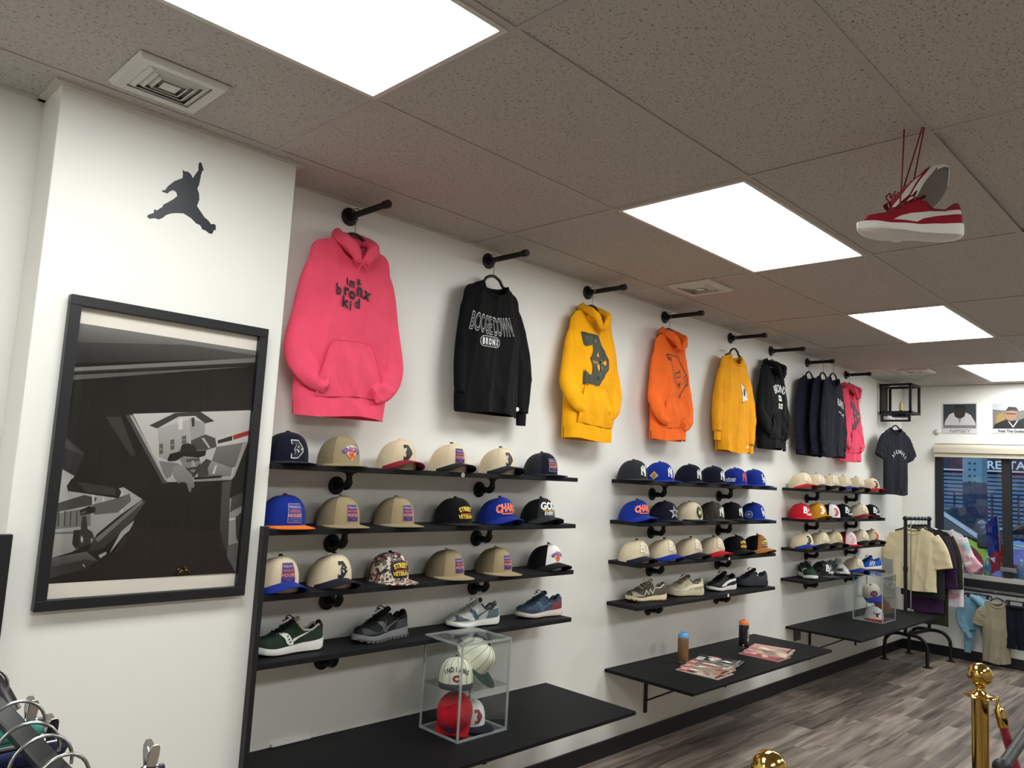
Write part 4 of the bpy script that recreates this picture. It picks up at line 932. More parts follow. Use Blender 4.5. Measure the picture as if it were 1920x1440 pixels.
# 5 golden crew
d = Dec(); d.poly([(-.03, .075), (.02, .05), (.05, .0), (.035, -.05), (-.03, -.06), (-.05, -.045), (-.015, -.01), (-.04, .03)], (226, 222, 214)).poly([(.0, .03), (.025, .03), (.03, -.005), (.01, -.03), (-.005, -.01)], BLACK).line([(-.03, .07), (.018, .047), (.048, .0)], .005, BLACK).rect(-.05, -.07, -.005, -.035, (226, 222, 214)).line([(-.05, -.07), (-.005, -.07)], .006, (150, 60, 40)).poly([(.02, -.04), (.05, -.03), (.05, -.05), (.025, -.055)], (226, 222, 214))
d.move(.055, -.265)
sl, sr = hanging(.195, .285, .31, -.56, -.63)
garment('sweatshirt', 'golden yellow crew neck sweatshirt with a small white chest figure', 'sweatshirt', (3.735, GYY, 2.53), 0, c_yel2, Fit(.212, .19, .695, .055, nd=.07, seed=14), sl, sr, cuffs=True, prints=d, tag_dot=(.13, -.655), group=GG)
# 6 black hoodie
d = Dec().text('BRONX', 0, -.215, .06, (220, 220, 218), .02, .55, arc=.16).rect(-.022, -.285, .022, -.24, (225, 225, 222)).text('NY', 0, -.272, .02, BLACK, .02).rect(-.03, -.345, -.004, -.305, (215, 215, 212)).rect(.004, -.345, .03, -.305, (215, 215, 212)).rect(-.02, -.335, -.014, -.315, BLACK).rect(.013, -.335, .021, -.315, BLACK)
d.move(.035, 0)
sl, sr = tucked(.185, .25, -.4)
garment('hoodie', 'black hoodie with small white stacked chest print', 'hoodie', (4.33, GYY, ZN), 0, c_black, Fit(.205, .19, .655, .058, seed=17), sl, sr, hood=True, pocket=(.14, -.58, -.39), prints=d, tag_dot=(.17, -.61), group=GG)
# 7 navy crews: three on one arm
d = Dec().text('RAND', 0, -.02, .06, (214, 214, 216), .02, .62, slant=-.15, rot=-.2).line([(-.06, -.06), (.02, -.085), (.075, -.075)], .008, (214, 214, 216)).line([(-.03, -.07), (.05, -.1)], .006, (214, 214, 216)).move(.1, -.22)
for k, (x, y, sd, lb) in enumerate([(5.02, -.07, 21, 'navy crew neck sweatshirt closest to the wall on the shared arm'), (5.10, -.155, 22, 'navy crew neck sweatshirt in the middle of three on one arm'), (5.165, -.215, 23, 'navy crew neck sweatshirt with white scratchy chest lettering, frontmost of three')]):
    sl, sr = hanging(.195, .26, .27, -.56, -.6)
    garment('sweatshirt', lb, 'sweatshirt', (x, y, 2.535), 0, c_nav, Fit(.22, .2, .66, .03, nd=.07, seed=sd, folds=.006), [(a, b, c, e, f_ * .55) for a, b, c, e, f_ in sl], [(a, b, c, e, f_ * .55) for a, b, c, e, f_ in sr], cuffs=True, prints=d if k == 2 else None, group=GG)
    hanger(f'black hanger with wire hook holding the {["wall side", "middle", "front"][k]} navy sweatshirt', (x, y, 2.575), 0, hook=.1, arm=.14, drop=.065)
# 8 far pink hoodie
d = d3(.25, (72, 40, 48), None, (238, 92, 122)).move(.0, -.265)
sl, sr = tucked(.178, .245, -.42)
garment('hoodie', 'bright pink hoodie with dark emblem, farthest along the wall', 'hoodie', (5.87, GYY, ZN), 0, c_pink, Fit(.205, .19, .68, .058, seed=29), sl, sr, hood=True, pocket=(.14, -.60, -.40), prints=d, group=GG)
for x, y, lb in [(.478, GYY, 'near pink hoodie'), (1.30, GYY, 'black sweatshirt with arched lettering'), (2.09, GYY, 'yellow camouflage emblem hoodie'), (2.885, GYY, 'orange hoodie'), (3.735, GYY, 'golden yellow sweatshirt'), (4.33, GYY, 'black hoodie with white print'), (5.87, GYY, 'far pink hoodie')]:
    hanger('black hanger with wire hook inside the ' + lb, (x, y, 2.578), 0, hook=.097, arm=.12, drop=.058)
# fix: tee on the lantern
d = Dec()
for k, ch in enumerate('AVENUES'):
    a = -1.05 + 2.1 * k / 6; d.text(ch, .095 * math.sin(a), .085 * math.cos(a) - .33, .036, (200, 204, 208), .02, .8, rot=-a)
RZT = math.radians(-13)
garment('t_shirt', 'charcoal short sleeve t-shirt with arched lettering hanging under the wall lantern', 't-shirt', (6.80, -.175, 2.235), RZT, fleece('charcoal jersey', (26, 29, 36)), Fit(.2, .19, .65, .035, nd=.05, seed=31, gather=0),
        [(-.1, 0, -.075, .045, .015), (-.185, 0, -.12, .07, .026), (-.225, 0, -.2, .082, .028), (-.26, .0, -.29, .088, .028)], [(.1, 0, -.075, .045, .015), (.185, 0, -.12, .07, .026), (.235, 0, -.2, .082, .028), (.285, .0, -.29, .088, .028)], rib=False, prints=d)
hanger('black hanger holding the charcoal t-shirt under the lantern', (6.80, -.175, 2.262), RZT, hook=.058, arm=.16, drop=.07, R=.014)

# ---------------------------------------------------------------- on the column: silhouette decal and framed photograph
SIL = [(-0.305, 2.583), (-0.299, 2.58), (-0.286, 2.582), (-0.276, 2.577), (-0.268, 2.565), (-0.26, 2.582), (-0.251, 2.599), (-0.253, 2.612), (-0.252, 2.626), (-0.245, 2.629), (-0.24, 2.619), (-0.233, 2.603), (-0.238, 2.603), (-0.241, 2.586), (-0.244, 2.55), (-0.249, 2.534), (-0.241, 2.517), (-0.238, 2.497), (-0.244, 2.472), (-0.226, 2.453), (-0.214, 2.44), (-0.2, 2.433), (-0.189, 2.422), (-0.179, 2.426), (-0.172, 2.423), (-0.17, 2.405), (-0.176, 2.406), (-0.181, 2.39), (-0.192, 2.388), (-0.205, 2.395), (-0.217, 2.396), (-0.226, 2.409), (-0.24, 2.411), (-0.26, 2.425), (-0.286, 2.434), (-0.309, 2.429), (-0.328, 2.422), (-0.343, 2.412), (-0.353, 2.399), (-0.366, 2.39), (-0.376, 2.392), (-0.394, 2.385), (-0.402, 2.389), (-0.4, 2.397), (-0.383, 2.408), (-0.383, 2.42), (-0.373, 2.42), (-0.364, 2.43), (-0.359, 2.434), (-0.354, 2.446), (-0.34, 2.458), (-0.322, 2.476), (-0.313, 2.488), (-0.318, 2.5), (-0.329, 2.503), (-0.34, 2.495), (-0.346, 2.486), (-0.355, 2.487), (-0.364, 2.487), (-0.363, 2.493), (-0.355, 2.495), (-0.346, 2.513), (-0.328, 2.535), (-0.311, 2.548), (-0.302, 2.554), (-0.302, 2.568)]
M90 = Matrix.Rotation(PI / 2, 4, 'X')
o = obj('wall_decal', MB().prism(SIL, .2002, .2012, M90), mat('black vinyl', (34, 38, 46), .4), smooth=False, fix=True)
tag(o, 'black vinyl silhouette of a leaping figure with one raised arm on the column', 'decal')
t = thing('picture_frame', 'large black framed black and white photograph of a hatted person at a car window', 'picture', (-.604, -.2, 1.135))
FW, FH, FB = .652, .95, .032
for a, b_ in [((0, -.034, 0), (FW, -.002, FB)), ((0, -.034, FH - FB), (FW, -.002, FH)), ((0, -.034, FB), (FB, -.002, FH - FB)), ((FW - FB, -.034, FB), (FW, -.002, FH - FB))]:
    obj('frame_bar', MB().box(a, b_), mat('black frame', (13, 15, 20), .45), t, smooth=False, bevel=.002)
obj('mat_board', MB().box((FB, -.012, FB), (FW - FB, -.006, FH - FB)), mat('white mat', (226, 220, 208), .8), t, smooth=False)
# print drawn in unit coordinates: x 0..1, y 0 bottom..1 top; (grey, second grey for a printed tone ramp downwards, outline)
PRINT = [(120,78,[(0.002,1.0),(0.634,1.0),(1.0,1.0),(1.0,0.979),(0.574,0.976),(0.003,0.92)]), (78,34,[(0.002,0.923),(0.574,0.979),(1.0,0.979),(0.998,0.963),(0.0,0.84),(0.0,0.888)]), (112,None,[(0.0,0.823),(1.0,0.967),(1.0,0.942),(0.0,0.806)]), (34,None,[(0.0,0.808),(1.0,0.947),(1.0,0.935),(0.0,0.802)]), (84,None,[(0.0,0.794),(1.0,0.929),(0.589,0.865),(0.0,0.774)]), (58,None,[(0.0,0.558),(0.0,0.515),(0.091,0.485),(0.102,0.495),(0.0,0.556)]), (36,None,[(0.0,0.515),(0.0,0.433),(0.073,0.407),(0.103,0.486)]), (48,None,[(0.186,0.644),(0.261,0.649),(0.361,0.495),(0.335,0.494)]), (190,165,[(0.321,0.664),(1.0,0.726),(1.0,0.634),(0.981,0.559),(0.928,0.416),(0.698,0.397),(0.542,0.392)]), (170,140,[(0.463,0.612),(0.633,0.662),(0.65,0.536),(0.54,0.481),(0.486,0.495)]), (148,None,[(0.632,0.667),(0.727,0.651),(0.731,0.591),(0.649,0.571)]), (52,None,[(0.414,0.622),(0.547,0.683),(0.691,0.699),(0.782,0.663),(0.727,0.649),(0.664,0.678),(0.571,0.669),(0.459,0.612)]), (84,None,[(0.538,0.568),(0.559,0.573),(0.565,0.53),(0.544,0.525)]), (150,None,[(0.545,0.549),(0.558,0.552),(0.558,0.547),(0.546,0.545)]), (84,None,[(0.6,0.587),(0.624,0.592),(0.628,0.559),(0.604,0.554)]), (150,None,[(0.606,0.573),(0.622,0.575),(0.622,0.572),(0.607,0.569)]), (84,None,[(0.479,0.547),(0.499,0.552),(0.505,0.51),(0.485,0.505)]), (150,None,[(0.485,0.528),(0.498,0.531),(0.498,0.527),(0.486,0.524)]), (48,None,[(0.643,0.668),(0.661,0.672),(0.666,0.634),(0.652,0.631)]), (200,None,[(0.569,0.658),(0.593,0.665),(0.599,0.617),(0.578,0.613)]), (66,None,[(0.653,0.571),(0.734,0.602),(0.796,0.589),(0.809,0.551),(0.75,0.535),(0.699,0.53),(0.659,0.55)]), (170,None,[(0.715,0.584),(0.728,0.587),(0.771,0.547),(0.763,0.543)]), (185,None,[(0.804,0.587),(1.0,0.657),(1.0,0.583),(0.816,0.551)]), (40,None,[(0.812,0.58),(0.899,0.605),(0.901,0.584),(0.814,0.565)]), ((150,34,40),None,[(0.902,0.606),(1.0,0.634),(1.0,0.612),(0.909,0.587)]), (112,90,[(0.809,0.551),(1.0,0.583),(0.959,0.479),(0.914,0.46),(0.787,0.484)]), (150,None,[(0.97,0.575),(1.0,0.582),(0.935,0.422),(0.923,0.427)]), (112,None,[(0.485,0.479),(0.534,0.476),(0.594,0.472),(0.621,0.457),(0.573,0.445),(0.563,0.418),(0.537,0.402),(0.511,0.438)]), (146,108,[(0.722,0.471),(0.755,0.497),(0.834,0.48),(0.918,0.46),(0.911,0.424),(0.788,0.421),(0.741,0.439)]), (52,None,[(0.715,0.465),(0.755,0.497),(0.787,0.489),(0.768,0.456),(0.78,0.424),(0.714,0.417)]), (190,None,[(0.808,0.468),(0.823,0.474),(0.813,0.435),(0.798,0.432)]), (122,None,[(0.599,0.488),(0.625,0.508),(0.71,0.503),(0.725,0.476),(0.711,0.438),(0.684,0.421),(0.653,0.434),(0.628,0.457)]), (70,None,[(0.635,0.491),(0.714,0.499),(0.718,0.487),(0.676,0.481),(0.64,0.478)]), (150,None,[(0.668,0.485),(0.683,0.487),(0.695,0.464),(0.675,0.461)]), (44,None,[(0.635,0.463),(0.651,0.453),(0.679,0.458),(0.702,0.46),(0.722,0.479),(0.719,0.438),(0.692,0.415),(0.666,0.421)]), (118,None,[(0.668,0.447),(0.699,0.45),(0.693,0.438),(0.675,0.436)]), (12,None,[(0.532,0.486),(0.543,0.51),(0.598,0.523),(0.692,0.528),(0.75,0.534),(0.745,0.51),(0.706,0.5),(0.622,0.504),(0.582,0.482),(0.54,0.478)]), (26,None,[(0.595,0.519),(0.605,0.552),(0.636,0.56),(0.658,0.556),(0.681,0.552),(0.698,0.525),(0.649,0.516)]), (132,104,[(0.568,0.458),(0.616,0.467),(0.676,0.429),(0.701,0.379),(0.693,0.368),(0.684,0.373),(0.683,0.352),(0.672,0.355),(0.654,0.388),(0.629,0.399),(0.61,0.387),(0.595,0.398),(0.573,0.419)]), (60,None,[(0.655,0.421),(0.661,0.422),(0.686,0.378),(0.682,0.376)]), (70,None,[(0.634,0.415),(0.64,0.416),(0.67,0.362),(0.665,0.361)]), (84,None,[(0.587,0.451),(0.615,0.454),(0.638,0.442),(0.61,0.435)]), (28,None,[(0.692,0.416),(0.856,0.428),(0.858,0.417),(0.694,0.405)]), (138,None,[(0.694,0.404),(0.924,0.417),(0.921,0.409),(0.699,0.396)]), (12,None,[(0.542,0.391),(0.695,0.397),(0.921,0.409),(0.934,0.316),(0.936,0.095),(0.872,0.195),(0.414,0.21),(0.437,0.312)]), (130,104,[(0.568,0.458),(0.616,0.467),(0.676,0.429),(0.701,0.379),(0.693,0.368),(0.684,0.373),(0.683,0.352),(0.672,0.355),(0.654,0.388),(0.629,0.399),(0.61,0.387),(0.595,0.398),(0.573,0.419)]), (72,50,[(0.864,0.398),(0.921,0.407),(0.918,0.33),(0.938,0.098),(0.917,0.101),(0.876,0.195)]), (136,None,[(0.92,0.327),(1.0,0.356),(1.0,0.121),(0.94,0.092)]), (60,None,[(0.931,0.333),(1.0,0.356),(1.0,0.294),(0.928,0.266)]), (190,None,[(0.928,0.238),(0.975,0.244),(0.972,0.235),(0.929,0.23)]), (48,None,[(0.967,0.244),(1.0,0.266),(1.0,0.132),(0.983,0.155)]), (86,None,[(0.936,0.123),(1.0,0.132),(1.0,0.0),(0.929,0.003)]), (64,None,[(0.283,0.656),(0.321,0.664),(0.546,0.389),(0.522,0.383),(0.318,0.616)]), (150,None,[(0.306,0.656),(0.32,0.658),(0.54,0.402),(0.532,0.397)]), (160,140,[(0.0,0.433),(0.067,0.406),(0.044,0.362),(0.168,0.335),(0.314,0.367),(0.419,0.32),(0.305,0.251),(0.208,0.183),(0.193,0.159),(0.097,0.116),(0.0,0.097),(0.0,0.196),(0.0,0.3)]), (58,None,[(0.0,0.3),(0.125,0.334),(0.188,0.323),(0.173,0.296),(0.0,0.267)]), (104,None,[(0.0,0.262),(0.162,0.286),(0.173,0.213),(0.0,0.203)]), (66,None,[(0.01,0.271),(0.017,0.272),(0.023,0.214),(0.016,0.213)]), (66,None,[(0.039,0.271),(0.046,0.272),(0.052,0.214),(0.045,0.213)]), (66,None,[(0.066,0.271),(0.073,0.272),(0.079,0.214),(0.072,0.213)]), (66,None,[(0.095,0.271),(0.102,0.272),(0.108,0.214),(0.101,0.213)]), (176,None,[(0.159,0.35),(0.172,0.35),(0.182,0.267),(0.173,0.266)]), (176,None,[(0.209,0.35),(0.221,0.351),(0.232,0.266),(0.222,0.265)]), (176,None,[(0.259,0.351),(0.271,0.351),(0.282,0.266),(0.272,0.265)]), (176,None,[(0.3,0.352),(0.313,0.352),(0.324,0.266),(0.314,0.265)]), (86,None,[(0.167,0.296),(0.257,0.316),(0.35,0.342),(0.361,0.312),(0.279,0.252),(0.195,0.232)]), (150,None,[(0.179,0.257),(0.303,0.266),(0.28,0.247),(0.203,0.217)]), (150,128,[(0.0,0.203),(0.203,0.217),(0.203,0.173),(0.097,0.116),(0.0,0.095)]), (96,None,[(0.0,0.192),(0.092,0.194),(0.093,0.185),(0.0,0.185)]), (12,None,[(0.037,0.367),(0.056,0.396),(0.098,0.4),(0.281,0.371),(0.307,0.347),(0.295,0.322),(0.155,0.337),(0.046,0.348)]), (44,None,[(0.082,0.385),(0.273,0.364),(0.28,0.334),(0.13,0.344)]), (22,None,[(0.11,0.274),(0.155,0.292),(0.187,0.285),(0.185,0.266),(0.119,0.254)]), (70,None,[(0.117,0.267),(0.14,0.274),(0.141,0.264),(0.124,0.259)]), (42,None,[(0.126,0.252),(0.146,0.252),(0.159,0.203),(0.183,0.191),(0.199,0.164),(0.185,0.145),(0.159,0.139),(0.114,0.126),(0.093,0.147),(0.094,0.199),(0.126,0.201)]), (160,None,[(0.132,0.179),(0.145,0.165),(0.141,0.148),(0.131,0.16)]), (120,None,[(0.177,0.164),(0.19,0.169),(0.194,0.154),(0.184,0.147)]), (26,None,[(0.092,0.194),(0.121,0.199),(0.124,0.132),(0.103,0.137)]), (66,40,[(0.192,0.161),(0.413,0.318),(0.437,0.311),(0.373,0.226),(0.315,0.179),(0.247,0.126),(0.175,0.113)]), (104,None,[(0.2,0.163),(0.416,0.316),(0.424,0.308),(0.218,0.151)]), (150,None,[(0.388,0.235),(0.375,0.198),(0.341,0.174),(0.281,0.106),(0.288,0.123),(0.326,0.191)]), (84,46,[(0.0,0.095),(0.166,0.116),(0.229,0.078),(0.165,0.056),(0.0,0.035)]), (40,None,[(0.0,0.06),(0.161,0.085),(0.229,0.078),(0.166,0.049),(0.0,0.018)]), (150,None,[(0.226,0.1),(0.261,0.113),(0.266,0.104),(0.237,0.087)]), (180,None,[(0.154,0.067),(0.158,0.069),(0.168,0.058),(0.165,0.056)]), (34,None,[(0.342,0.171),(0.373,0.176),(0.385,0.14),(0.3,0.103)]), ((26,19,20),None,[(0.375,0.208),(0.874,0.184),(0.935,0.073),(1.0,0.0),(0.0,0.007),(0.166,0.051),(0.279,0.074),(0.337,0.116)])]
d = Dec(); PWD, PHT = FW - 2 * FB, .79
G = lambda k: (k, int(k * .985), int(k * .96)) if isinstance(k, (int, float)) else k
d.rect(0, 0, 1, 1, G(13))
for c, c2, pts in PRINT:
    if c2 is None: d.poly(pts, G(c))
    else:
        y0, y1 = min(p[1] for p in pts), max(p[1] for p in pts)
        d.poly(pts, lambda x, y, c=c, c2=c2, y0=y0, y1=y1: G(c2 + (c - c2) * (y - y0) / (y1 - y0)))
decal('print', d, lambda x, y, o: Vector((FB + x * PWD, -.0122 - o * .4, FB + .045 + y * PHT)), t, step=.06, off=.0004, inc=.00008, m=print_mat('photo print', .05))
obj('glazing', MB().box((FB, -.0235, FB), (FW - FB, -.022, FH - FB)), glass('picture glass', base=.035), t, smooth=False)

# ---------------------------------------------------------------- clear display boxes with caps
M_acr = glass('clear acrylic', (250, 252, 252), .03, .03); M_edge = glass('acrylic edge', (225, 230, 230), .15, .1, .3)
def case(label, loc, w_=.29, dp=.25, h=.392):
    t = thing('display_case', label, 'case', loc, 0, 'clear cap display cases')
    for nm, a, b_ in [('side_panel', (0, -dp, 0), (.003, 0, h)), ('side_panel', (w_ - .003, -dp, 0), (w_, 0, h)), ('back_panel', (0, -.003, 0), (w_, 0, h)), ('door', (.003, -dp, .003), (w_ - .003, -dp + .003, h - .003)), ('lid', (0, -dp, h - .003), (w_, 0, h)), ('divider', (.003, -dp + .004, h * .49), (w_ - .003, -.003, h * .49 + .003)), ('base', (0, -dp, .001), (w_, 0, .004))]:
        obj(nm, MB().box(a, b_), M_acr, t, smooth=False)
    e = .0045
    for x in (e, w_ - e):
        for y in (-e, -dp + e): obj('edge_post', MB().bar((x, y, 0), (x, y, h), .009), M_edge, t, smooth=False, bevel=.002)
    for z in (e, h - e):
        for p, q in [((0, -e, z), (w_, -e, z)), ((0, -dp + e, z), (w_, -dp + e, z)), ((e, 0, z), (e, -dp, z)), ((w_ - e, 0, z), (w_ - e, -dp, z))]: obj('edge_rail', MB().bar(p, q, .008), M_edge, t, smooth=False)
    return t
def tilt(loc, rx, ry, rz): return Matrix.Translation(loc) @ Matrix.Rotation(rz, 4, 'Z') @ Matrix.Rotation(ry, 4, 'Y') @ Matrix.Rotation(rx, 4, 'X')
case('clear acrylic display case with four caps on the nearest table', (.94, -.16, .5))
CG = 'caps inside the clear display cases'
d = Dec()
for k, ch in enumerate('INDIANS'): a = (k - 3) * .2; d.text(ch, .085 * math.sin(a) * 1.15, .085 * (math.cos(a) - 1) + .012, .02, BLACK, .03, .85, rot=-a)
d.text('C', 0, -.03, .026, RED, .05, 1.2).text('C', 0, -.028, .02, (60, 20, 40), .0, 1.2)
m_pin = mat('black stitch', (30, 30, 34), .8)
cap('white pinstripe cap with dark lettering, upper level of near display case', (1.045, -.262, .697), -.72, F_, cloth('ivory twill', (232, 228, 206)), m_char, d, M=None, group=CG, scale=.9, stripes=m_pin, button=m_blk)
cap('tilted pinstripe cap with green underbrim behind the lettered cap in the near case', None, 0, F_, cloth('ivory twill', (232, 228, 206)), m_green, None, M=tilt((1.142, -.245, .775), .8, 0, .55), group=CG, scale=.9, stripes=m_pin, under=m_green, button=m_blk)
cap('red cap standing on its brim, lower level of near display case', None, 0, F_, m_red, m_red, d3(.05, (40, 60, 140), None, (210, 200, 200)), M=tilt((1.035, -.285, .575), 1.0, 0, -1.0), group=CG, scale=.9, lx=.0)
cap('white cap with navy brim and striped emblem, lower level of near display case', (1.135, -.252, .505), -.12, F_, m_white, m_navy, d3(.06, (150, 40, 50), None, (60, 70, 130)), group=CG, scale=.9)
case('clear acrylic display case with caps on the far table', (5.715, -.18, .5), .32, .25)
cap('beige cap tilted on blue brim with oval emblem, upper level of far case', None, 0, C_, cloth('beige twill', (206, 192, 168)), m_royal, d_oval(.06), M=tilt((5.83, -.30, .715), .45, -.3, -1.0), group=CG, scale=.9)
cap('white cap with red brim and bull head emblem, lower level of far case', (5.885, -.30, .505), -.95, F_, m_white, m_red, d_bull(.055), group=CG, scale=.9)
cap('dark red cap turned up on end at the back of the far case', None, 0, F_, cloth('wine twill', (92, 36, 44)), m_maroon, None, M=tilt((5.935, -.30, .60), 1.0, 0, .4), group=CG, scale=.9)

# ---------------------------------------------------------------- spray cans and magazines on the middle table
def can(label, loc, bodym, capm, txt, ring):
    t = thing('spray_can', label, 'spray can', loc, 0, 'spray cans on the middle table')
    obj('body', MB().lathe([(.031, 0), (.0335, .004), (.0335, .15), (.032, .154), (.03, .156)], 28), bodym, t)
    obj('rim', MB().lathe([(.0338, 0), (.0345, .002), (.0338, .005)], 28).lathe([(.0336, .149), (.0342, .151), (.0336, .154)], 28), M_chrome, t)
    obj('nozzle_cap', MB().lathe([(.0325, .154), (.0325, .16), (.029, .172), (.02, .179), (.017, .1795), (.016, .175), (.011, .175), (.010, .186), (0, .187)], 26), capm, t)
    decal('lettering', txt, lambda x, y, o: Vector(((.0335 + o) * math.sin(x / .0335 - .75), -(.0335 + o) * math.cos(x / .0335 - .75), y)), t, step=.008, off=.0005)
d = Dec()
for k in range(4): d.line([(-.028, .09 + k * .012), (.028, .09 + k * .012)], .002, (120, 96, 66))
can('bronze spray can with pale blue cap on the middle table', (2.996, -.184, .5), mat('bronze can', (136, 104, 72), .4, .5), mat('sky blue cap', (92, 156, 206), .45), d, None)
d = Dec().text('BLACK', .03, .085, .014, (224, 214, 204), .03, 1.3, rot=PI / 2).circ(-.012, .018, .005, (190, 185, 175)).line([(.05, .06), (.05, .11)], .004, (180, 120, 90))
can('black spray can with orange cap on the middle table', (3.765, -.185, .5), mat('black can', (26, 27, 32), .35, .2), mat('orange cap', (226, 116, 60), .45), d, None)
MG = 'magazines fanned out on the middle table'
def magazine(label, x, y, rz, k, cols, seed, tl):
    r = random.Random(seed); th = .0045; z = .5005 + k * .0046
    t = thing('magazine', label, 'magazine', None, 0, MG, Matrix.Translation((x, y, z)) @ Matrix.Rotation(rz, 4, 'Z') @ Matrix.Rotation(k * .018, 4, 'Y'))
    w_, h = .2, .27
    cz = lambda u: .0016 * math.sin(PI * u) + .006 * max(0, u - .75) ** 2 * 4
    obj('pages', MB().grid(lambda u, v: Vector((u * w_, -v * h, th * .8 + cz(u))), 10, 2, flip=True).grid(lambda u, v: Vector((u * w_, -v * h, cz(u) * .6)), 10, 2).grid(lambda u, v: Vector((u * w_, -h, v * th * .8 + cz(u) * (.6 + .4 * v))), 10, 1).grid(lambda u, v: Vector((u * w_, 0, v * th * .8 + cz(u) * (.6 + .4 * v))), 10, 1, flip=True).grid(lambda u, v: Vector((w_, -u * h, v * th * .8 + cz(1) * (.6 + .4 * v))), 4, 1, flip=True).grid(lambda u, v: Vector((0, -u * h, v * th * .8)), 4, 1), mat('paper', (206, 198, 180), .7), t)
    d = Dec().rect(0, -h, w_, 0, cols[0])
    for q in range(16):
        a, b_ = r.uniform(.01, w_ - .05), r.uniform(-h + .01, -.06); s_ = r.uniform(.015, .05)
        d.poly([(min(w_ - .002, a + s_ * (.5 + .5 * math.cos(i)) * r.uniform(.6, 1.2)), max(-h + .002, b_ + s_ * .8 * math.sin(i))) for i in [2 * PI * j / 7 for j in range(7)]], r.choice(cols[1:]))
    d.rect(.008, -.052, .1, -.01, cols[1])
    d.text(tl, .06, -.045, .03, cols[2], .03, .75).rect(.01, -h + .012, w_ - .01, -h + .03, cols[-1])
    decal('cover', d, lambda x, y, o: Vector((x, y, th * .8 + cz(x / w_) + o)), t, step=.03, off=.0003, inc=.00005)
C1 = [(170, 150, 135), (176, 40, 48), (232, 226, 218), (24, 22, 22), (120, 96, 84), (214, 188, 180), (90, 30, 34)]
C2 = [(40, 38, 36), (190, 60, 56), (232, 226, 218), (210, 204, 196), (120, 110, 100), (60, 70, 60), (200, 170, 150)]
magazine('lowest magazine of the left fan, red masthead, white footer', 2.795, -.262, .05, 0, C1, 1, 'XXL')
magazine('second magazine of the left fan with tan and red cover', 2.872, -.244, .14, 1, [(150, 132, 112)] + C1[1:], 2, 'XXL')
magazine('third magazine of the left fan with greyish cover', 2.965, -.225, .22, 2, [(120, 108, 100)] + C2[1:], 3, 'XXL')
magazine('topmost magazine of the left fan with black and white cover', 3.075, -.215, .32, 3, [(26, 26, 28), (232, 232, 228), (30, 30, 30), (230, 228, 224), (190, 60, 50), (120, 120, 116)], 4, 'XXL')
magazine('lowest magazine of the right fan with red cover', 3.54, -.268, .05, 0, [(168, 70, 74), (150, 30, 44), (230, 200, 196), (222, 170, 168), (150, 110, 100), (90, 80, 60)], 5, 'XXL')
magazine('middle magazine of the right fan with mixed red and yellow cover', 3.625, -.258, .16, 1, [(176, 150, 140), (168, 50, 56), (236, 226, 214), (206, 186, 90), (110, 96, 80), (220, 200, 190)], 6, 'XXL')
magazine('topmost magazine of the right fan with pale green figure cover', 3.72, -.245, .26, 2, [(204, 150, 142), (170, 44, 52), (240, 230, 220), (130, 150, 110), (170, 176, 140), (90, 70, 64)], 7, 'XXL')

# ---------------------------------------------------------------- corner wall lantern
t = thing('wall_lantern', 'black open cube wall lantern with an amber bulb in the corner', 'lamp', (6.803, 0, 2.39))
W = .298; q = .022
fr = MB()
for x in (q / 2, .285 - q / 2):
    for y in (-.02 - q / 2, -.02 - W + q / 2): fr.bar((x, y, 0), (x, y, W), q)
for z in (q / 2, W - q / 2):
    for y in (-.02 - q / 2, -.02 - W + q / 2): fr.bar((0, y, z), (.285, y, z), q)
    for x in (q / 2, .285 - q / 2): fr.bar((x, -.02, z), (x, -.02 - W, z), q)
obj('frame', fr, M_black, t, smooth=False)
obj('back_plate', MB().box((.1, -.02, -.01), (.24, -.001, .31)), M_black, t, smooth=False)
obj('bottom_plate', MB().box((.04, -.25, 0), (.24, -.09, .012)).lathe([(.07, -.03), (.085, -.005), (.085, 0)], 20, (.14, -.17, 0)), M_black, t, smooth=False)
obj('lower_rail', MB().bar((.005, -.045, 0), (.005, -.045, -.075), .022).bar((.005, -.30, 0), (.005, -.30, -.075), .022).bar((.005, -.034, -.075), (.005, -.311, -.075), .014, .02), M_black, t, smooth=False)
obj('bulb', MB().lathe([(.012, 0), (.016, .015), (.019, .04), (.017, .07), (.009, .098), (0, .108)], 18, (.14, -.18, .03)), mat('amber glass', (190, 170, 116), .12, emit=.1), t)
obj('socket', MB().lathe([(.016, 0), (.016, .03)], 14, (.14, -.18, .01)), M_black, t)

# ---------------------------------------------------------------- window wall
win = struct('window_1', MB().box((XE - .01, WY0 - .06, WZ0), (XE + .07, WY0, WZ1)).box((XE - .01, WY1, WZ1 - .06), (XE + .07, WY0, WZ1)).box((XE - .01, WY1, WZ0), (XE + .07, WY0, WZ0 + .09)).box((XE - .01, WY1, WZ0), (XE + .07, WY1 + .06, WZ1)), mat('dark bronze frame', (34, 33, 34), .45, .2), smooth=False)
for y in (-.922, -1.6): obj('mullion', MB().box((XE - .012, y - .072, WZ0 + .09), (XE + .072, y, WZ1 - .06)), MATS['dark bronze frame'], win, smooth=False, bevel=.003)
obj('latch', MB().box((XE - .03, -1.035, .905), (XE - .012, -.905, .945)), mat('brushed latch', (150, 150, 152), .35, .8), win, smooth=False, bevel=.003)
M_pane = glass('window glass', (232, 240, 244), .04)
for a, b_ in ((WY0 - .06, -.922), (-.994, -1.6), (-1.672, WY1 + .06)): obj('pane', MB().box((XE + .03, b_, WZ0 + .09), (XE + .036, a, WZ1 - .06)), M_pane, win, smooth=False)
obj('sill', MB().box((XE - .03, WY1, .80), (XE - .005, WY0 - .06, .835)).box((XE - .03, WY1, .835), (XE + .03, WY0 - .06, .842)), mat('aluminium sill', (190, 188, 184), .4, .4), win, smooth=False)
obj('ledge', MB().box((XE - .06, WY1, .722), (XE, -.47, .80)), M_black, win, smooth=False, bevel=.004)
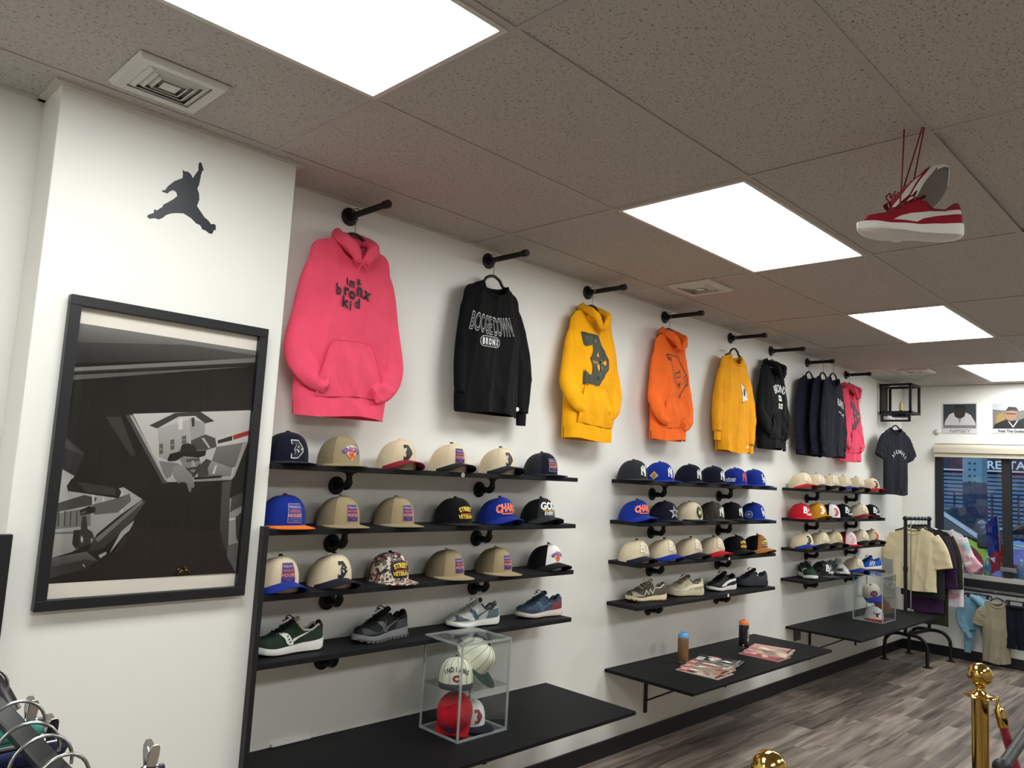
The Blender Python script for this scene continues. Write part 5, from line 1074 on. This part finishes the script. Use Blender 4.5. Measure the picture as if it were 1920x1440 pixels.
tag(obj('roller_blind', MB().box((XE - .07, WY1 + .1, 2.0), (XE - .062, -.335, 2.05)).tube([(XE - .045, WY1 + .1, 2.085), (XE - .045, -.335, 2.085)], .042, 20).box((XE - .088, WY1 + .1, 2.04), (XE - .06, -.335, 2.085)).tube([(XE - .066, WY1 + .1, 2.0), (XE - .066, -.335, 2.0)], .008, 10), mat('cream blind', (192, 184, 166), .6)), 'cream roller blind rolled up at the top of the shop window', 'blind')
tag(obj('motion_sensor', MB().lathe([(.032, 0), (.032, .012), (.02, .02), (.012, .028), (0, .03)], 20, (XE - .001, -.347, 2.256), Matrix.Rotation(-PI / 2, 4, 'Y')), mat('sensor plastic', (190, 190, 186), .4)), 'small round white sensor on the wall beside the left poster', 'sensor')
def poster(label, y0, y1, z0, z1, d):
    t = thing('poster', label, 'poster', (XE, y0, z0), 0, 'posters above the window')
    w_, h = abs(y1 - y0), z1 - z0
    obj('sheet', MB().box((-.006, -w_, 0), (-.001, 0, h)), mat('poster card', (206, 204, 206), .5), t, smooth=False)
    decal('print', d, lambda x, y, o: Vector((-.006 - o, -x * w_, y * h)), t, step=0, off=.0006, inc=.0003)
d = Dec().rect(.03, .17, .97, .96, (52, 56, 62)).poly([(.05, .2), (.08, .4), (.2, .62), (.35, .7), (.5, .5), (.65, .7), (.82, .6), (.95, .35), (.97, .17), (.03, .17)], (188, 186, 188)).poly([(.33, .7), (.36, .84), (.5, .9), (.66, .84), (.68, .7), (.64, .55), (.5, .46), (.37, .55)], (52, 44, 42)).poly([(.3, .8), (.42, .93), (.6, .93), (.72, .8), (.5, .84)], (32, 34, 38)).poly([(.46, .5), (.5, .3), (.55, .5)], (130, 130, 132)).rect(.03, .17, .97, .27, (120, 118, 116)).text('NIPSEY', .5, .03, .1, (120, 120, 126), .01, 1.35, slant=.2)
poster('grey poster of a bearded person in a white shirt, left above window', -.396, -.716, 2.242, 2.557, d)
d = Dec().rect(.04, .15, .97, .97, (110, 106, 100)).poly([(.04, .97), (.97, .97), (.97, .8), (.6, .7), (.04, .78)], (176, 180, 184)).poly([(.1, .2), (.14, .6), (.3, .68), (.34, .4)], (150, 122, 70)).poly([(.04, .15), (.1, .3), (.35, .45), (.62, .4), (.97, .6), (.97, .15)], (24, 24, 28)).circ(.47, .6, .14, (150, 112, 92), .2).poly([(.34, .72), (.42, .86), (.6, .84), (.66, .7), (.5, .74)], (48, 50, 56)).line([(.37, .64), (.58, .62)], .03, (44, 36, 36)).line([(.42, .38), (.52, .2), (.62, .4)], .025, (196, 198, 200)).text('Fred The Godson', .5, .03, .085, (40, 40, 44), .03, .75)
poster('colour poster of a person in glasses with a silver necklace, right above window', -.837, -1.2, 2.247, 2.553, d)

# ---------------------------------------------------------------- the street outside
M_str = mat('asphalt', (70, 72, 76), .9, bump=.3)
struct('ground_street', MB().box((XE + .15, -14, -.2), (22, 14, -.1)), M_str, smooth=False)
t = thing('street_building', 'dark restaurant front with closed slatted shutters across the street', 'building', (16, 0, -.1))
obj('wall', MB().box((.25, -8, 0), (.6, 8, 6)), mat('dark facade', (38, 44, 58), .7), t, smooth=False)
obj('sign_band', MB().box((.05, -8, 2.22), (.3, 8, 3.3)), mat('dark sign', (26, 34, 50), .5), t, smooth=False)
obj('sign_edge', MB().box((.02, -8, 2.19), (.3, 8, 2.22)), mat('pale edge', (196, 206, 216), .5), t, smooth=False)
d = Dec().text('RESTAURANT', .62, 2.25, .15, (226, 232, 240), .02, 1.05).text('atlanta', -1.05, 2.55, .26, (200, 210, 214), .01, 1., slant=.3).circ(-.25, 2.72, .28, (226, 236, 236), n=28).circ(-.25, 2.72, .25, (30, 128, 116), n=28).line([(-.25, 2.5), (-.25, 2.9)], .04, WHITE).text('ami', .95, 2.62, .24, (170, 178, 190), .01, slant=.2)
decal('lettering', d, lambda x, y, o: Vector((.05 - o, -x + 1.08, y)), t, step=0, off=.004, inc=.002)
M_sl = mat('shutter slat', (104, 128, 156), .5, .3); M_sl2 = mat('pale shutter slat', (176, 200, 222), .5, .2)
so1 = so2 = None
for k in range(27):
    z = .06 + k * .078
    if k > 26: break
    pale = 10 <= k <= 13 or k < 8
    key = 'p' if pale else 'd'
    if pale:
        if so1 is None: so1 = obj('shutter_slat', MB().box((.12, -3, .0), (.16, 5, .052)), M_sl2, t, smooth=False); so1.location.z = z
        else: share(so1, 'shutter_slat', (0, 0, z), t)
    else:
        if so2 is None: so2 = obj('shutter_slat', MB().box((.12, -3, .0), (.16, 5, .056)), M_sl, t, smooth=False); so2.location.z = z
        else: share(so2, 'shutter_slat', (0, 0, z), t)
vb = None
for k in range(26):
    y = -2.2 + k * .22
    if vb is None: vb = obj('shutter_link', MB().box((.105, -.012, 1.15), (.13, .012, 1.75)), MATS['dark facade'], t, smooth=False); vb.location.y = y
    else: share(vb, 'shutter_link', (0, y, 0), t)
t = thing('steel_column', 'riveted steel column, pale teal above and dark blue below', 'column', (12, .43, -.1))
obj('lower_shaft', MB().box((0, -.13, 0), (.3, .13, 1.91)), mat('dark blue steel', (44, 60, 88), .6, .2, bump=.2, var=.2), t, smooth=False)
obj('upper_shaft', MB().box((0, -.13, 1.915), (.3, .13, 7)), mat('teal steel', (112, 146, 160), .6, .2, bump=.2, var=.1), t, smooth=False)
rv = None
for k in range(16):
    for y in (-.035, .035):
        z = 1.25 + k * .095
        if rv is None: rv = obj('rivet', MB().ball((0, 0, 0), .016, 8), MATS['dark blue steel'], t); rv.location = (-.002, y, z)
        else: share(rv, 'rivet', (-.002, y, z), t)
decal('scrawl', Dec().line([(-.1, 1.1), (-.05, 1.3), (-.08, 1.36)], .014, (190, 200, 210)).line([(0, 1.15), (.02, 1.35), (.04, 1.2)], .02, (200, 210, 220)).line([(.09, 1.1), (.07, 1.3), (.1, 1.25)], .012, (180, 190, 200)).line([(-.1, 1.15), (-.04, 1.12)], .012, (190, 200, 210)), lambda x, y, o: Vector((-.003 - o, -x, y + .05)), t, step=0)
# painted car parked outside
t = thing('parked_car', 'parked car painted all over in red, lime and violet graffiti', 'car', (10.2, .76, -.1))
prof = [(-2.3, .35), (-2.3, .85), (-2.15, 1.0), (-.9, 1.12), (.35, 1.6), (1.9, 1.62), (2.7, 1.2), (3.1, 1.1), (3.15, .4)]
prof = [(-x, z) for x, z in prof]
def car_pt(sx, z, y): return Vector((y, sx, z))
bodyp = [(2.05, .32), (2.1, .6), (2.0, .88), (1.75, .98), (.95, 1.1), (-2.6, 1.12), (-2.75, .9), (-2.75, .35)]
cabp = [(.95, 1.1), (.25, 1.52), (-.2, 1.6), (-1.7, 1.6), (-2.4, 1.12)]
mp_ = Matrix(((0, 0, 1, 0), (-1, 0, 0, 0), (0, 1, 0, 0), (0, 0, 0, 1)))
t.rotation_euler = (0, 0, 0)
M_car = mat('violet car paint', (150, 150, 206), .25, coat=.6)
obj('body', MB().prism(bodyp, 0, 1.75, mp_), M_car, t, smooth=False, bevel=.05, fix=True)
obj('cabin', MB().prism([(x, z) for x, z in cabp], .12, 1.63, mp_), mat('car glass', (30, 40, 48), .1, coat=.5), t, smooth=False, bevel=.03, fix=True)
obj('pillar', MB().bar((.10, -.93, 1.11), (.14, -.27, 1.53), .05, .05).bar((.14, -.27, 1.55), (.14, 1.6, 1.58), .06, .05), mat('car trim', (170, 176, 180), .3, .5), t, smooth=False)
wl_ = None
for x in (1.3, -1.75):
    o = obj('wheel', MB().lathe([(.2, -.02), (.32, 0), (.33, .1), (.33, .2), (.25, .22)], 26, (0, -x, .33), Matrix.Rotation(PI / 2, 4, 'Y')), mat('tyre', (20, 20, 22), .8), t)
    obj('hubcap', MB().lathe([(.19, .0), (.15, .03), (0, .02)], 20, (.0, -x, .33), Matrix.Rotation(-PI / 2, 4, 'Y')), M_wire, o)
obj('mirror', MB().box((-.2, -1.06, 1.05), (-.04, -.86, 1.25)), M_plastic, t, bevel=.03)
R_, LI = (156, 22, 40), (176, 206, 52)
d = Dec().rect(-2.7, .36, 2.0, 1.08, (120, 124, 190)).poly([(-2.7, .36), (2.0, .36), (2.0, .5), (-2.7, .5)], LI)
d.circ(.55, .82, .45, LI, .36, 28).circ(.52, .82, .38, R_, .31, 28).circ(.48, .82, .26, (30, 28, 34), .22, 24).poly([(.35, .7), (.45, .95), (.52, .75), (.6, .92), (.62, .7)], (190, 190, 196)).rect(.42, .56, .56, .66, (196, 90, 50))
d.poly([(.95, .5), (.95, .72), (1.9, .66), (1.95, .48)], R_).poly([(.95, .98), (1.1, .9), (1.5, .86), (1.2, .8), (.98, .78)], (110, 24, 44)).poly([(1.5, .66), (1.4, .86), (1.62, .86), (1.75, .7)], LI).poly([(1.6, .75), (1.62, .9), (1.85, .86), (1.8, .72)], (190, 196, 230)).poly([(1.15, .76), (1.45, .82), (1.3, .7)], (36, 30, 24))
d.poly([(-2.6, .6), (-1.9, .95), (-1.0, .7), (-.4, .98), (0, .6)], (60, 130, 110)).poly([(-2.4, .9), (-1.6, 1.05), (-.6, .95), (-1.4, .8)], (226, 190, 70))
decal('paint_job', d, lambda x, y, o: Vector((-.004 - o, -x, y)), t, step=0, off=.002, inc=.0015)
d = Dec().rect(.95, 0, 2, 1.5, (110, 140, 190)).poly([(1., .1), (1.5, .3), (1.9, .2), (1.8, .0), (1.1, 0)], LI).poly([(1.05, .5), (1.5, .6), (1.7, .9), (1.2, .8)], (210, 190, 90)).poly([(1.4, .3), (1.9, .4), (1.8, .7), (1.5, .6)], (140, 130, 220)).poly([(1.0, .3), (1.3, .5), (1.1, .45)], (60, 150, 130))
def bonnet(x, y, o):
    zz = 1.1 + (x - .95) * (.98 - 1.1) / .8 if x < 1.75 else .98 - (x - 1.75) * .4
    return Vector((.1 + y, -x, zz + .004 + o))
decal('bonnet_paint', d, bonnet, t, step=.1, off=.004, inc=.002)
t = thing('parked_car', 'dark blue parked car farther across the street', 'car', (13.6, -2.0, -.1))
obj('body', MB().prism(bodyp, 0, 1.7, mp_), mat('dark car paint', (34, 48, 70), .25, coat=.6), t, smooth=False, bevel=.05, fix=True)
obj('cabin', MB().prism(cabp, .12, 1.58, mp_), MATS['car glass'], t, smooth=False, bevel=.03, fix=True)
for x in (1.3, -1.75): obj('wheel', MB().lathe([(.2, -.02), (.32, 0), (.33, .1), (.33, .2), (.25, .22)], 26, (0, -x, .33), Matrix.Rotation(PI / 2, 4, 'Y')), MATS['tyre'], t)
# window ledge display
M_fl = cloth('flag cloth', (30, 44, 130))
t = thing('flag', 'small red and blue flag leaning inside the shop window', 'flag', (7.62, -.86, .842))
obj('pole', MB().tube([(0, -.035, 0), (0, .0, .6)], .007, 8), mat('flag pole', (150, 130, 112), .5), t)
def flg(u, v): return Vector((.012 * math.sin(6 * u + 3 * v), .0 + .11 * u - .04 * (1 - v), .6 - .5 * (1 - v) - .1 * u))
obj('blue_field', MB().grid(lambda u, v: flg(u, .35 + .65 * v), 8, 8), M_fl, t); obj('red_field', MB().grid(lambda u, v: flg(u, .35 * v), 8, 6).grid(lambda u, v: Vector((.01 * math.sin(5 * v), -.01 - .07 * u * v, .15 + .42 * (1 - u * .3) * (1 - v) - .02 * u)), 6, 8), cloth('red flag cloth', (186, 30, 44)), t)
decal('white_mark', Dec().poly([(0, 0), (.05, .015), (.045, -.04)], WHITE), lambda x, y, o: Vector((-.016 - o, .07 - x, .17 + y)), t, step=0)
for k, (y, r) in enumerate([(-.775, 0), (-1.06, 0)]):
    t = thing('water_bottle', f'clear water bottle on the window ledge {"left" if k == 0 else "right"} of the window mullion', 'bottle', (7.60, y, .842), 0, 'bottles on the window ledge')
    obj('bottle', MB().lathe([(.03, 0), (.033, .005), (.033, .11), (.03, .13), (.013, .165), (.013, .178)], 18), glass('bottle plastic', (190, 215, 232), .12, .1, .15), t)
    obj('label', MB().lathe([(.0335, .045), (.0335, .095)], 18), mat('bottle label', (96, 130, 180), .5), t); obj('cap', MB().lathe([(.014, .172), (.014, .188), (0, .188)], 14), mat('white cap', (230, 232, 234), .4), t)
obj_ = MB().grid(lambda u, v: Vector((XE + .01 + .07 * v, -.52 - .24 * u, .843 + .018 * abs(math.sin(9 * u + 4 * v)) + .02 * math.sin(PI * u) * math.sin(PI * v) + .01 * random.random())), 20, 8)
tag(obj('display_cloth', obj_, cloth('grey crumpled cloth', (84, 84, 92)), angle=0), 'crumpled grey cloth lying on the window ledge', 'cloth')

# ---------------------------------------------------------------- black rail under the window with children's clothes
t = thing('wall_rail', 'black pipe rail mounted on the wall under the window', 'rail', (7.40, -.5, .70))
obj('pipe', MB().tube([(0, 0, 0), (0, -1.7, 0)], .013, 12), M_pipe, t)
for y in (-.03, -.8, -1.66): obj('rail_bracket', MB().tube([(.13, y, 0), (0, y, 0)], .012, 10).lathe([(.034, 0), (.034, .008)], 18, (.122, y, 0), Matrix.Rotation(PI / 2, 4, 'Y')), M_pipe, t)
KG = "children's clothes on the rail under the window"
RZK = -PI / 2 + .12
c_bl = fleece('pale blue fleece', (118, 162, 182)); c_kh = fleece('khaki jersey', (138, 131, 110))
f = Fit(.12, .105, .30, .035, nw=.045, nd=.04, seed=41)
garment('hoodie', 'small pale blue hoodie on the rail below the window', 'hoodie', (7.36, -.735, .64), RZK, c_bl, f, [(-.085, -.01, -.05, .04, .025), (-.135, -.02, -.17, .043, .028), (-.12, -.03, -.27, .038, .025), (-.085, -.035, -.33, .034, .022)], [(.085, 0, -.05, .04, .025), (.115, 0, -.17, .04, .026), (.13, 0, -.31, .034, .022)], cuffs=True, hood=False, neckband=True, group=KG)
o = [x for x in bpy.data.objects if x.get('label') == 'small pale blue hoodie on the rail below the window'][0]
obj('hood', MB().tube(spline([(-.045, -.05, .015), (.0, -.07, -.01), (.05, -.065, -.06), (.07, -.05, -.09), (.05, -.035, -.05), (.0, -.02, .015)], 5), [.02 + .012 * math.sin(PI * k / 25) for k in range(26)], 12), c_bl, o)
t = thing('trousers', 'small pale blue joggers hung behind the small blue hoodie', 'trousers', (7.385, -.735, .63), RZK, KG)
for s_ in (-1, 1):
    obj('leg', sleeve_mb([(s_ * .05, 0, -.02, .05, .022), (s_ * .055, 0, -.2, .05, .026), (s_ * .075, 0, -.38, .042, .025), (s_ * .085, 0, -.46, .035, .022)], 4 + s_), c_bl, t, fix=True, angle=0)
    obj('cuff', sleeve_mb([(s_ * .085, 0, -.455, .03, .02), (s_ * .087, 0, -.525, .029, .018)], 5, .002), c_bl, t, fix=True, angle=0)
obj('waistband', MB().tube([(.1 * math.cos(a), .022 * math.sin(a), -.015) for a in [2 * PI * k / 24 for k in range(24)]], .014, 8, closed=True), c_bl, t)
hanger('black clip hanger holding the small blue joggers', (7.40, -.735, .665), RZK, hook=.035, arm=.115, clip=True, R=.017)
garment('t_shirt', 'small khaki t-shirt hanging edge-on on the rail below the window', 't-shirt', (7.34, -.90, .625), math.radians(-60), c_kh, Fit(.12, .115, .56, .045, nw=.06, nd=.05, seed=44, gather=0, folds=.016), [(-.06, 0, -.06, .035, .02), (-.11, 0, -.1, .05, .03), (-.135, 0, -.16, .058, .032), (-.15, 0, -.23, .06, .032)], [(.06, 0, -.06, .035, .02), (.11, 0, -.1, .05, .03), (.14, 0, -.16, .058, .032), (.165, 0, -.24, .06, .032)], rib=False, group=KG)
hanger('black hanger holding the small khaki t-shirt', (7.385, -.90, .652), math.radians(-60), hook=.048, arm=.11, drop=.05, R=.017)
t = thing('shorts', 'small dark navy shorts on the rail right of the khaki t-shirt', 'shorts', (7.36, -1.055, .60), RZK, KG)
for s_ in (-1, 1): obj('leg', sleeve_mb([(s_ * .034, 0, -.0, .04, .025), (s_ * .036, 0, -.2, .042, .032), (s_ * .042, 0, -.385, .04, .03)], 6 + s_), c_nav, t, fix=True, angle=0)
obj('waistband', MB().tube([(.07 * math.cos(a), .024 * math.sin(a), .0) for a in [2 * PI * k / 24 for k in range(24)]], .012, 8, closed=True), c_nav, t)
hanger('black clip hanger holding the small navy shorts', (7.39, -1.055, .65), RZK, hook=.05, arm=.085, clip=True, R=.017)

# ---------------------------------------------------------------- standing clothes rack
t = thing('clothes_rack', 'black pipe clothes rack on curved feet beside the far table', 'rack', (6.79, -.27, 0))
for x, yo in ((0, 0), (.51, -.06)):
    obj('post', MB().tube([(x, yo, .28), (x, yo, 1.36)], .0165, 14), M_pipe, t)
    obj('post_collar', MB().lathe([(.022, .86), (.022, .9)], 16, (x, yo, 0)), M_pipe, t)
    for s_ in (-1, 1):
        pth = spline([(x, yo, .265), (x, yo + s_ * .06, .27), (x, yo + s_ * .13, .255), (x, yo + s_ * .18, .20), (x, yo + s_ * .19, .12), (x, yo + s_ * .19, .008)], 5)
        obj('foot', MB().tube(pth, .0165, 12).lathe([(.04, 0), (.04, .006), (.02, .01)], 16, (x, yo + s_ * .19, 0)), M_pipe, t)
obj('base_bar', MB().tube([(0, 0, .265), (.51, -.06, .265)], .0165, 12), M_pipe, t)
obj('top_rail', MB().tube([(0, 0, 1.36), (.51, -.06, 1.36)], .0165, 14), M_pipe, t)
for x, y in ((0, 0), (.51, -.06)): obj('elbow', MB().ball((x, y, 1.36), .025, 16), M_pipe, t)
obj('chrome_pole', MB().tube([(.06, -.03, .3), (.06, -.03, 1.33)], .006, 10), M_chrome, t)
RG2 = 'garments on the standing clothes rack'; RZR = -PI / 2 - .18
garment('t_shirt', 'cream boxy t-shirt frontmost on the standing clothes rack', 't-shirt', (6.895, -.315, 1.275), RZR, fleece('cream jersey', (226, 212, 174)), Fit(.21, .2, .59, .03, nd=.055, seed=51, gather=-.02, folds=.014), [(-.17, 0, -.075, .07, .025), (-.215, 0, -.2, .09, .03), (-.235, 0, -.33, .095, .03)], [(.17, 0, -.075, .07, .025), (.23, 0, -.2, .09, .03), (.27, 0, -.36, .095, .03)], rib=False, group=RG2)
rackg = [(6.99, 'black t-shirt hanging second on the standing rack', 't_shirt', 't-shirt', fleece('washed black jersey', (44, 46, 46)), .66, .25, .03),
         (7.07, 'purple long garment hanging in the middle of the standing rack', 'sweatshirt', 'sweatshirt', fleece('purple jersey', (62, 36, 74)), .80, .21, .03),
         (7.14, 'olive long jacket hanging near the far end of the rack', 'jacket', 'jacket', fleece('olive twill', (50, 50, 34)), .92, .2, .06),
         (7.21, 'pale tie-dye t-shirt with pink and teal hanging last on the rack', 't_shirt', 't-shirt', camo('pastel tie-dye', [(226, 216, 220), (226, 170, 180), (160, 206, 206), (232, 226, 230)], 5), .72, .22, .16)]
for k, (x, lb, nm, ct_, mm, L, W, dy) in enumerate(rackg):
    rz = RZR - .02 * k
    long_ = nm != 't_shirt'
    slv = ([(-.16, 0, -.075, .065, .02), (-.21, 0, -.25, .075, .022), (-.215, 0, -.5 if long_ else -.32, .06 if long_ else .08, .022)], [(.16, 0, -.075, .065, .02), (.225, 0, -.25, .07, .022), (.25 + .06 * (k == 3), 0, -.55 if long_ else -.36, .06 if long_ else .08, .022)])
    garment(nm, lb, ct_, (x, -.33 - dy, 1.272), rz, mm, Fit(W * .85, .2, L, .02, nd=.05, seed=60 + k, gather=0, folds=.006), slv[0], slv[1], rib=False, group=RG2)
for k, x in enumerate((6.895, 6.99, 7.07, 7.14, 7.21)):
    yy = -.27 - .06 * (x - 6.79) / .51
    hanger(f'hanger {["first", "second", "third", "fourth", "fifth"][k]} from the front on the standing clothes rack', (x, yy, 1.295), RZR, hook=.065, arm=.15, drop=.06, R=.02)

# ---------------------------------------------------------------- stanchions with velvet rope
def stanchion(label, x, y):
    t = thing('stanchion', label, 'stanchion', (x, y, 0), 0, 'brass rope stanchions')
    obj('post', MB().lathe([(.029, .02), (.029, .868)], 28), M_gold, t)
    obj('base', MB().lathe([(.16, 0), (.16, .012), (.12, .03), (.04, .045), (.03, .06)], 36), M_gold, t)
    obj('rope_disc', MB().lathe([(.029, .866), (.052, .868), (.055, .872), (.052, .876), (.036, .879)], 32), M_gold, t)
    obj('neck', MB().lathe([(.034, .878), (.028, .884), (.019, .896), (.0165, .905), (.02, .912)], 28), M_gold, t)
    obj('ball', MB().ball((0, 0, .95), .0435, 36), M_gold, t)
    return t
stanchion('brass stanchion with ball top and red rope, right of frame', 2.156, -1.998)
stanchion('brass stanchion whose ball top just shows at the bottom edge', .555, -1.935)
t = thing('velvet_rope', 'dark red velvet rope hooked on the right brass stanchion', 'rope', (2.176, -2.052, .868))
obj('hook', MB().tube([(.0 + .011 * math.cos(a), 0, -.006 + .014 * math.sin(a)) for a in [2 * PI * k / 16 for k in range(16)]], .003, 8, closed=True), M_gold, t)
rp = spline([(0, -.002, -.03), (.006, -.012, -.075), (.01, -.03, -.15), (.02, -.07, -.28), (.03, -.14, -.40), (.05, -.3, -.50), (.07, -.6, -.54), (.09, -.9, -.48), (.1, -1.1, -.3), (.1, -1.16, -.05)], 6)
obj('end_ferrule', MB().tube([rp[0] + Vector((0, .001, .012)), rp[0], rp[1], rp[6], rp[8]], [.008, .012, .017, .0185, .0185], 16), M_gold, t)
obj('rope', MB().tube(rp[7:], .0165, 14), mat('red velvet', (120, 10, 34), .9, sheen=.6, spec=.2), t)
stanchion('brass stanchion beyond the right frame edge holding the far rope end', 2.28, -3.25)

# ---------------------------------------------------------------- low black rack at the lower right
t = thing('clothes_rack', 'low black pipe rack cut off by the lower right corner', 'rack', (1.575, -2.195, 0))
obj('rail', MB().tube([(0, 0, .8), (1.5, .1, .8)], .0185, 16), M_pipe, t)
for x, y in ((0, 0), (1.5, .1)):
    obj('post', MB().tube([(x, y, .01), (x, y, .8)], .0185, 14), M_pipe, t); obj('elbow', MB().ball((x, y, .8), .028, 16), M_pipe, t)
    obj('foot', MB().lathe([(.06, 0), (.06, .008), (.03, .014)], 20, (x, y, 0)), M_pipe, t)

# ---------------------------------------------------------------- rail of clip hangers at the lower left
t = thing('clothes_rail', 'flat black display rail with curved end plate at the lower left', 'rail', (-1.01, -1.45, 1.30))
obj('bar', MB().box((-.012, -.62, -.005), (.012, .0, .005)), mat('gunmetal', (46, 48, 50), .25, .7), t, smooth=False, bevel=.002)
obj('end_plate', MB().tube(spline([(-.2, .06, -.06), (-.12, .04, -.005), (-.03, .01, .012), (.03, -.03, -.012), (.06, -.06, -.06)], 6), .02, 16, flat=.5), M_plastic, t)
obj('upright', MB().box((-.185, 0, -1.3), (-.155, .03, -.09)).box((-.185, .0, -.1), (-.0, .03, -.07)), M_black, t, smooth=False)
FG = 'clip hangers on the lower left rail'
def hook_mb(): 
    R = .03
    return MB().tube([(-.004, 0, -.075), (-.014, 0, -.05)] + [(-R * math.cos(a), 0, R * math.sin(a)) for a in [-.6 + (PI + .75) * k / 16 for k in range(17)]], .0019, 8)
def clips(label, y, xs, mfab, lab2, L=.5):
    t = thing('clip_hanger', label, 'hanger', (-1.01, y, 1.30), 0, FG)
    obj('hook', hook_mb(), M_wire, t)
    obj('bar', MB().tube([(min(xs) - .03, 0, -.082), (max(xs) + .018, 0, -.082)], .0048, 10), M_plastic, t)
    for x in xs:
        for s_ in (-1, 1):
            c = obj('clip', MB().prism([(-.0055, -.06), (.0055, -.06), (.006, -.01), (.0072, .012), (.0065, .022), (.0035, .027), (-.0035, .027), (-.0065, .022), (-.0072, .012), (-.006, -.01)], -.0012, .0012, Matrix.Translation((x, s_ * .0055, -.073)) @ Matrix.Rotation(-s_ * .26, 4, 'X') @ Matrix.Rotation(PI / 2, 4, 'X')), M_chrome, t, smooth=False, fix=True, bevel=.0008)
        obj('clip_spring', MB().tube([(x - .009, 0, -.082), (x + .009, 0, -.082)], .0062, 10), M_chrome, t)
    g = thing('trousers', lab2, 'trousers', (-1.01, y, 1.212), 0, 'garments clipped on the lower left rail')
    xm = (min(xs) + max(xs)) / 2; hw = (max(xs) - min(xs)) / 2 + .014
    cf = lambda s_: (lambda u, v: Vector((xm + (2 * u - 1) * hw * (1 + .08 * math.sin(PI * min(1, v * 3))), s_ * .016 * math.sqrt(max(0, 1 - abs(2 * u - 1) ** 4)) - .008 * math.sin(9 * u) * v, -v * L)))
    obj('cloth', MB().grid(cf(-1), 24, 10, flip=True).grid(cf(1), 24, 10), mfab, g, angle=0)
    obj('waistband', MB().tube([(xm + hw * math.cos(a), .014 * math.sin(a), -.004) for a in [2 * PI * k / 20 for k in range(20)]], .011, 8, closed=True), mfab, g)
clips('chrome clip hanger farthest along the lower left rail', -1.50, (-.12, .088), cloth('teal jersey', (70, 140, 126)), 'teal trousers clipped on the lower left rail')
clips('chrome clip hanger in the middle of the lower left rail', -1.60, (-.12, .088), cloth('deep navy jersey', (26, 30, 62)), 'navy trousers clipped in the middle of the lower left rail')
clips('chrome clip hanger with its clip farthest right on the lower left rail', -1.775, (-.12, .158), c_black, 'black trousers clipped nearest on the lower left rail')
for k, y in enumerate((-1.86, -1.91, -1.975)):
    t = thing('clip_hanger', f'steel wire hook {["behind", "in the middle", "nearest"][k]} on the lower left rail', 'hanger', (-1.018, y, 1.30), .2 * k - .1, FG)
    obj('hook', hook_mb(), M_wire, t); obj('bar', MB().tube([(-.1, 0, -.082), (.1, 0, -.082)], .0048, 10), M_plastic, t)
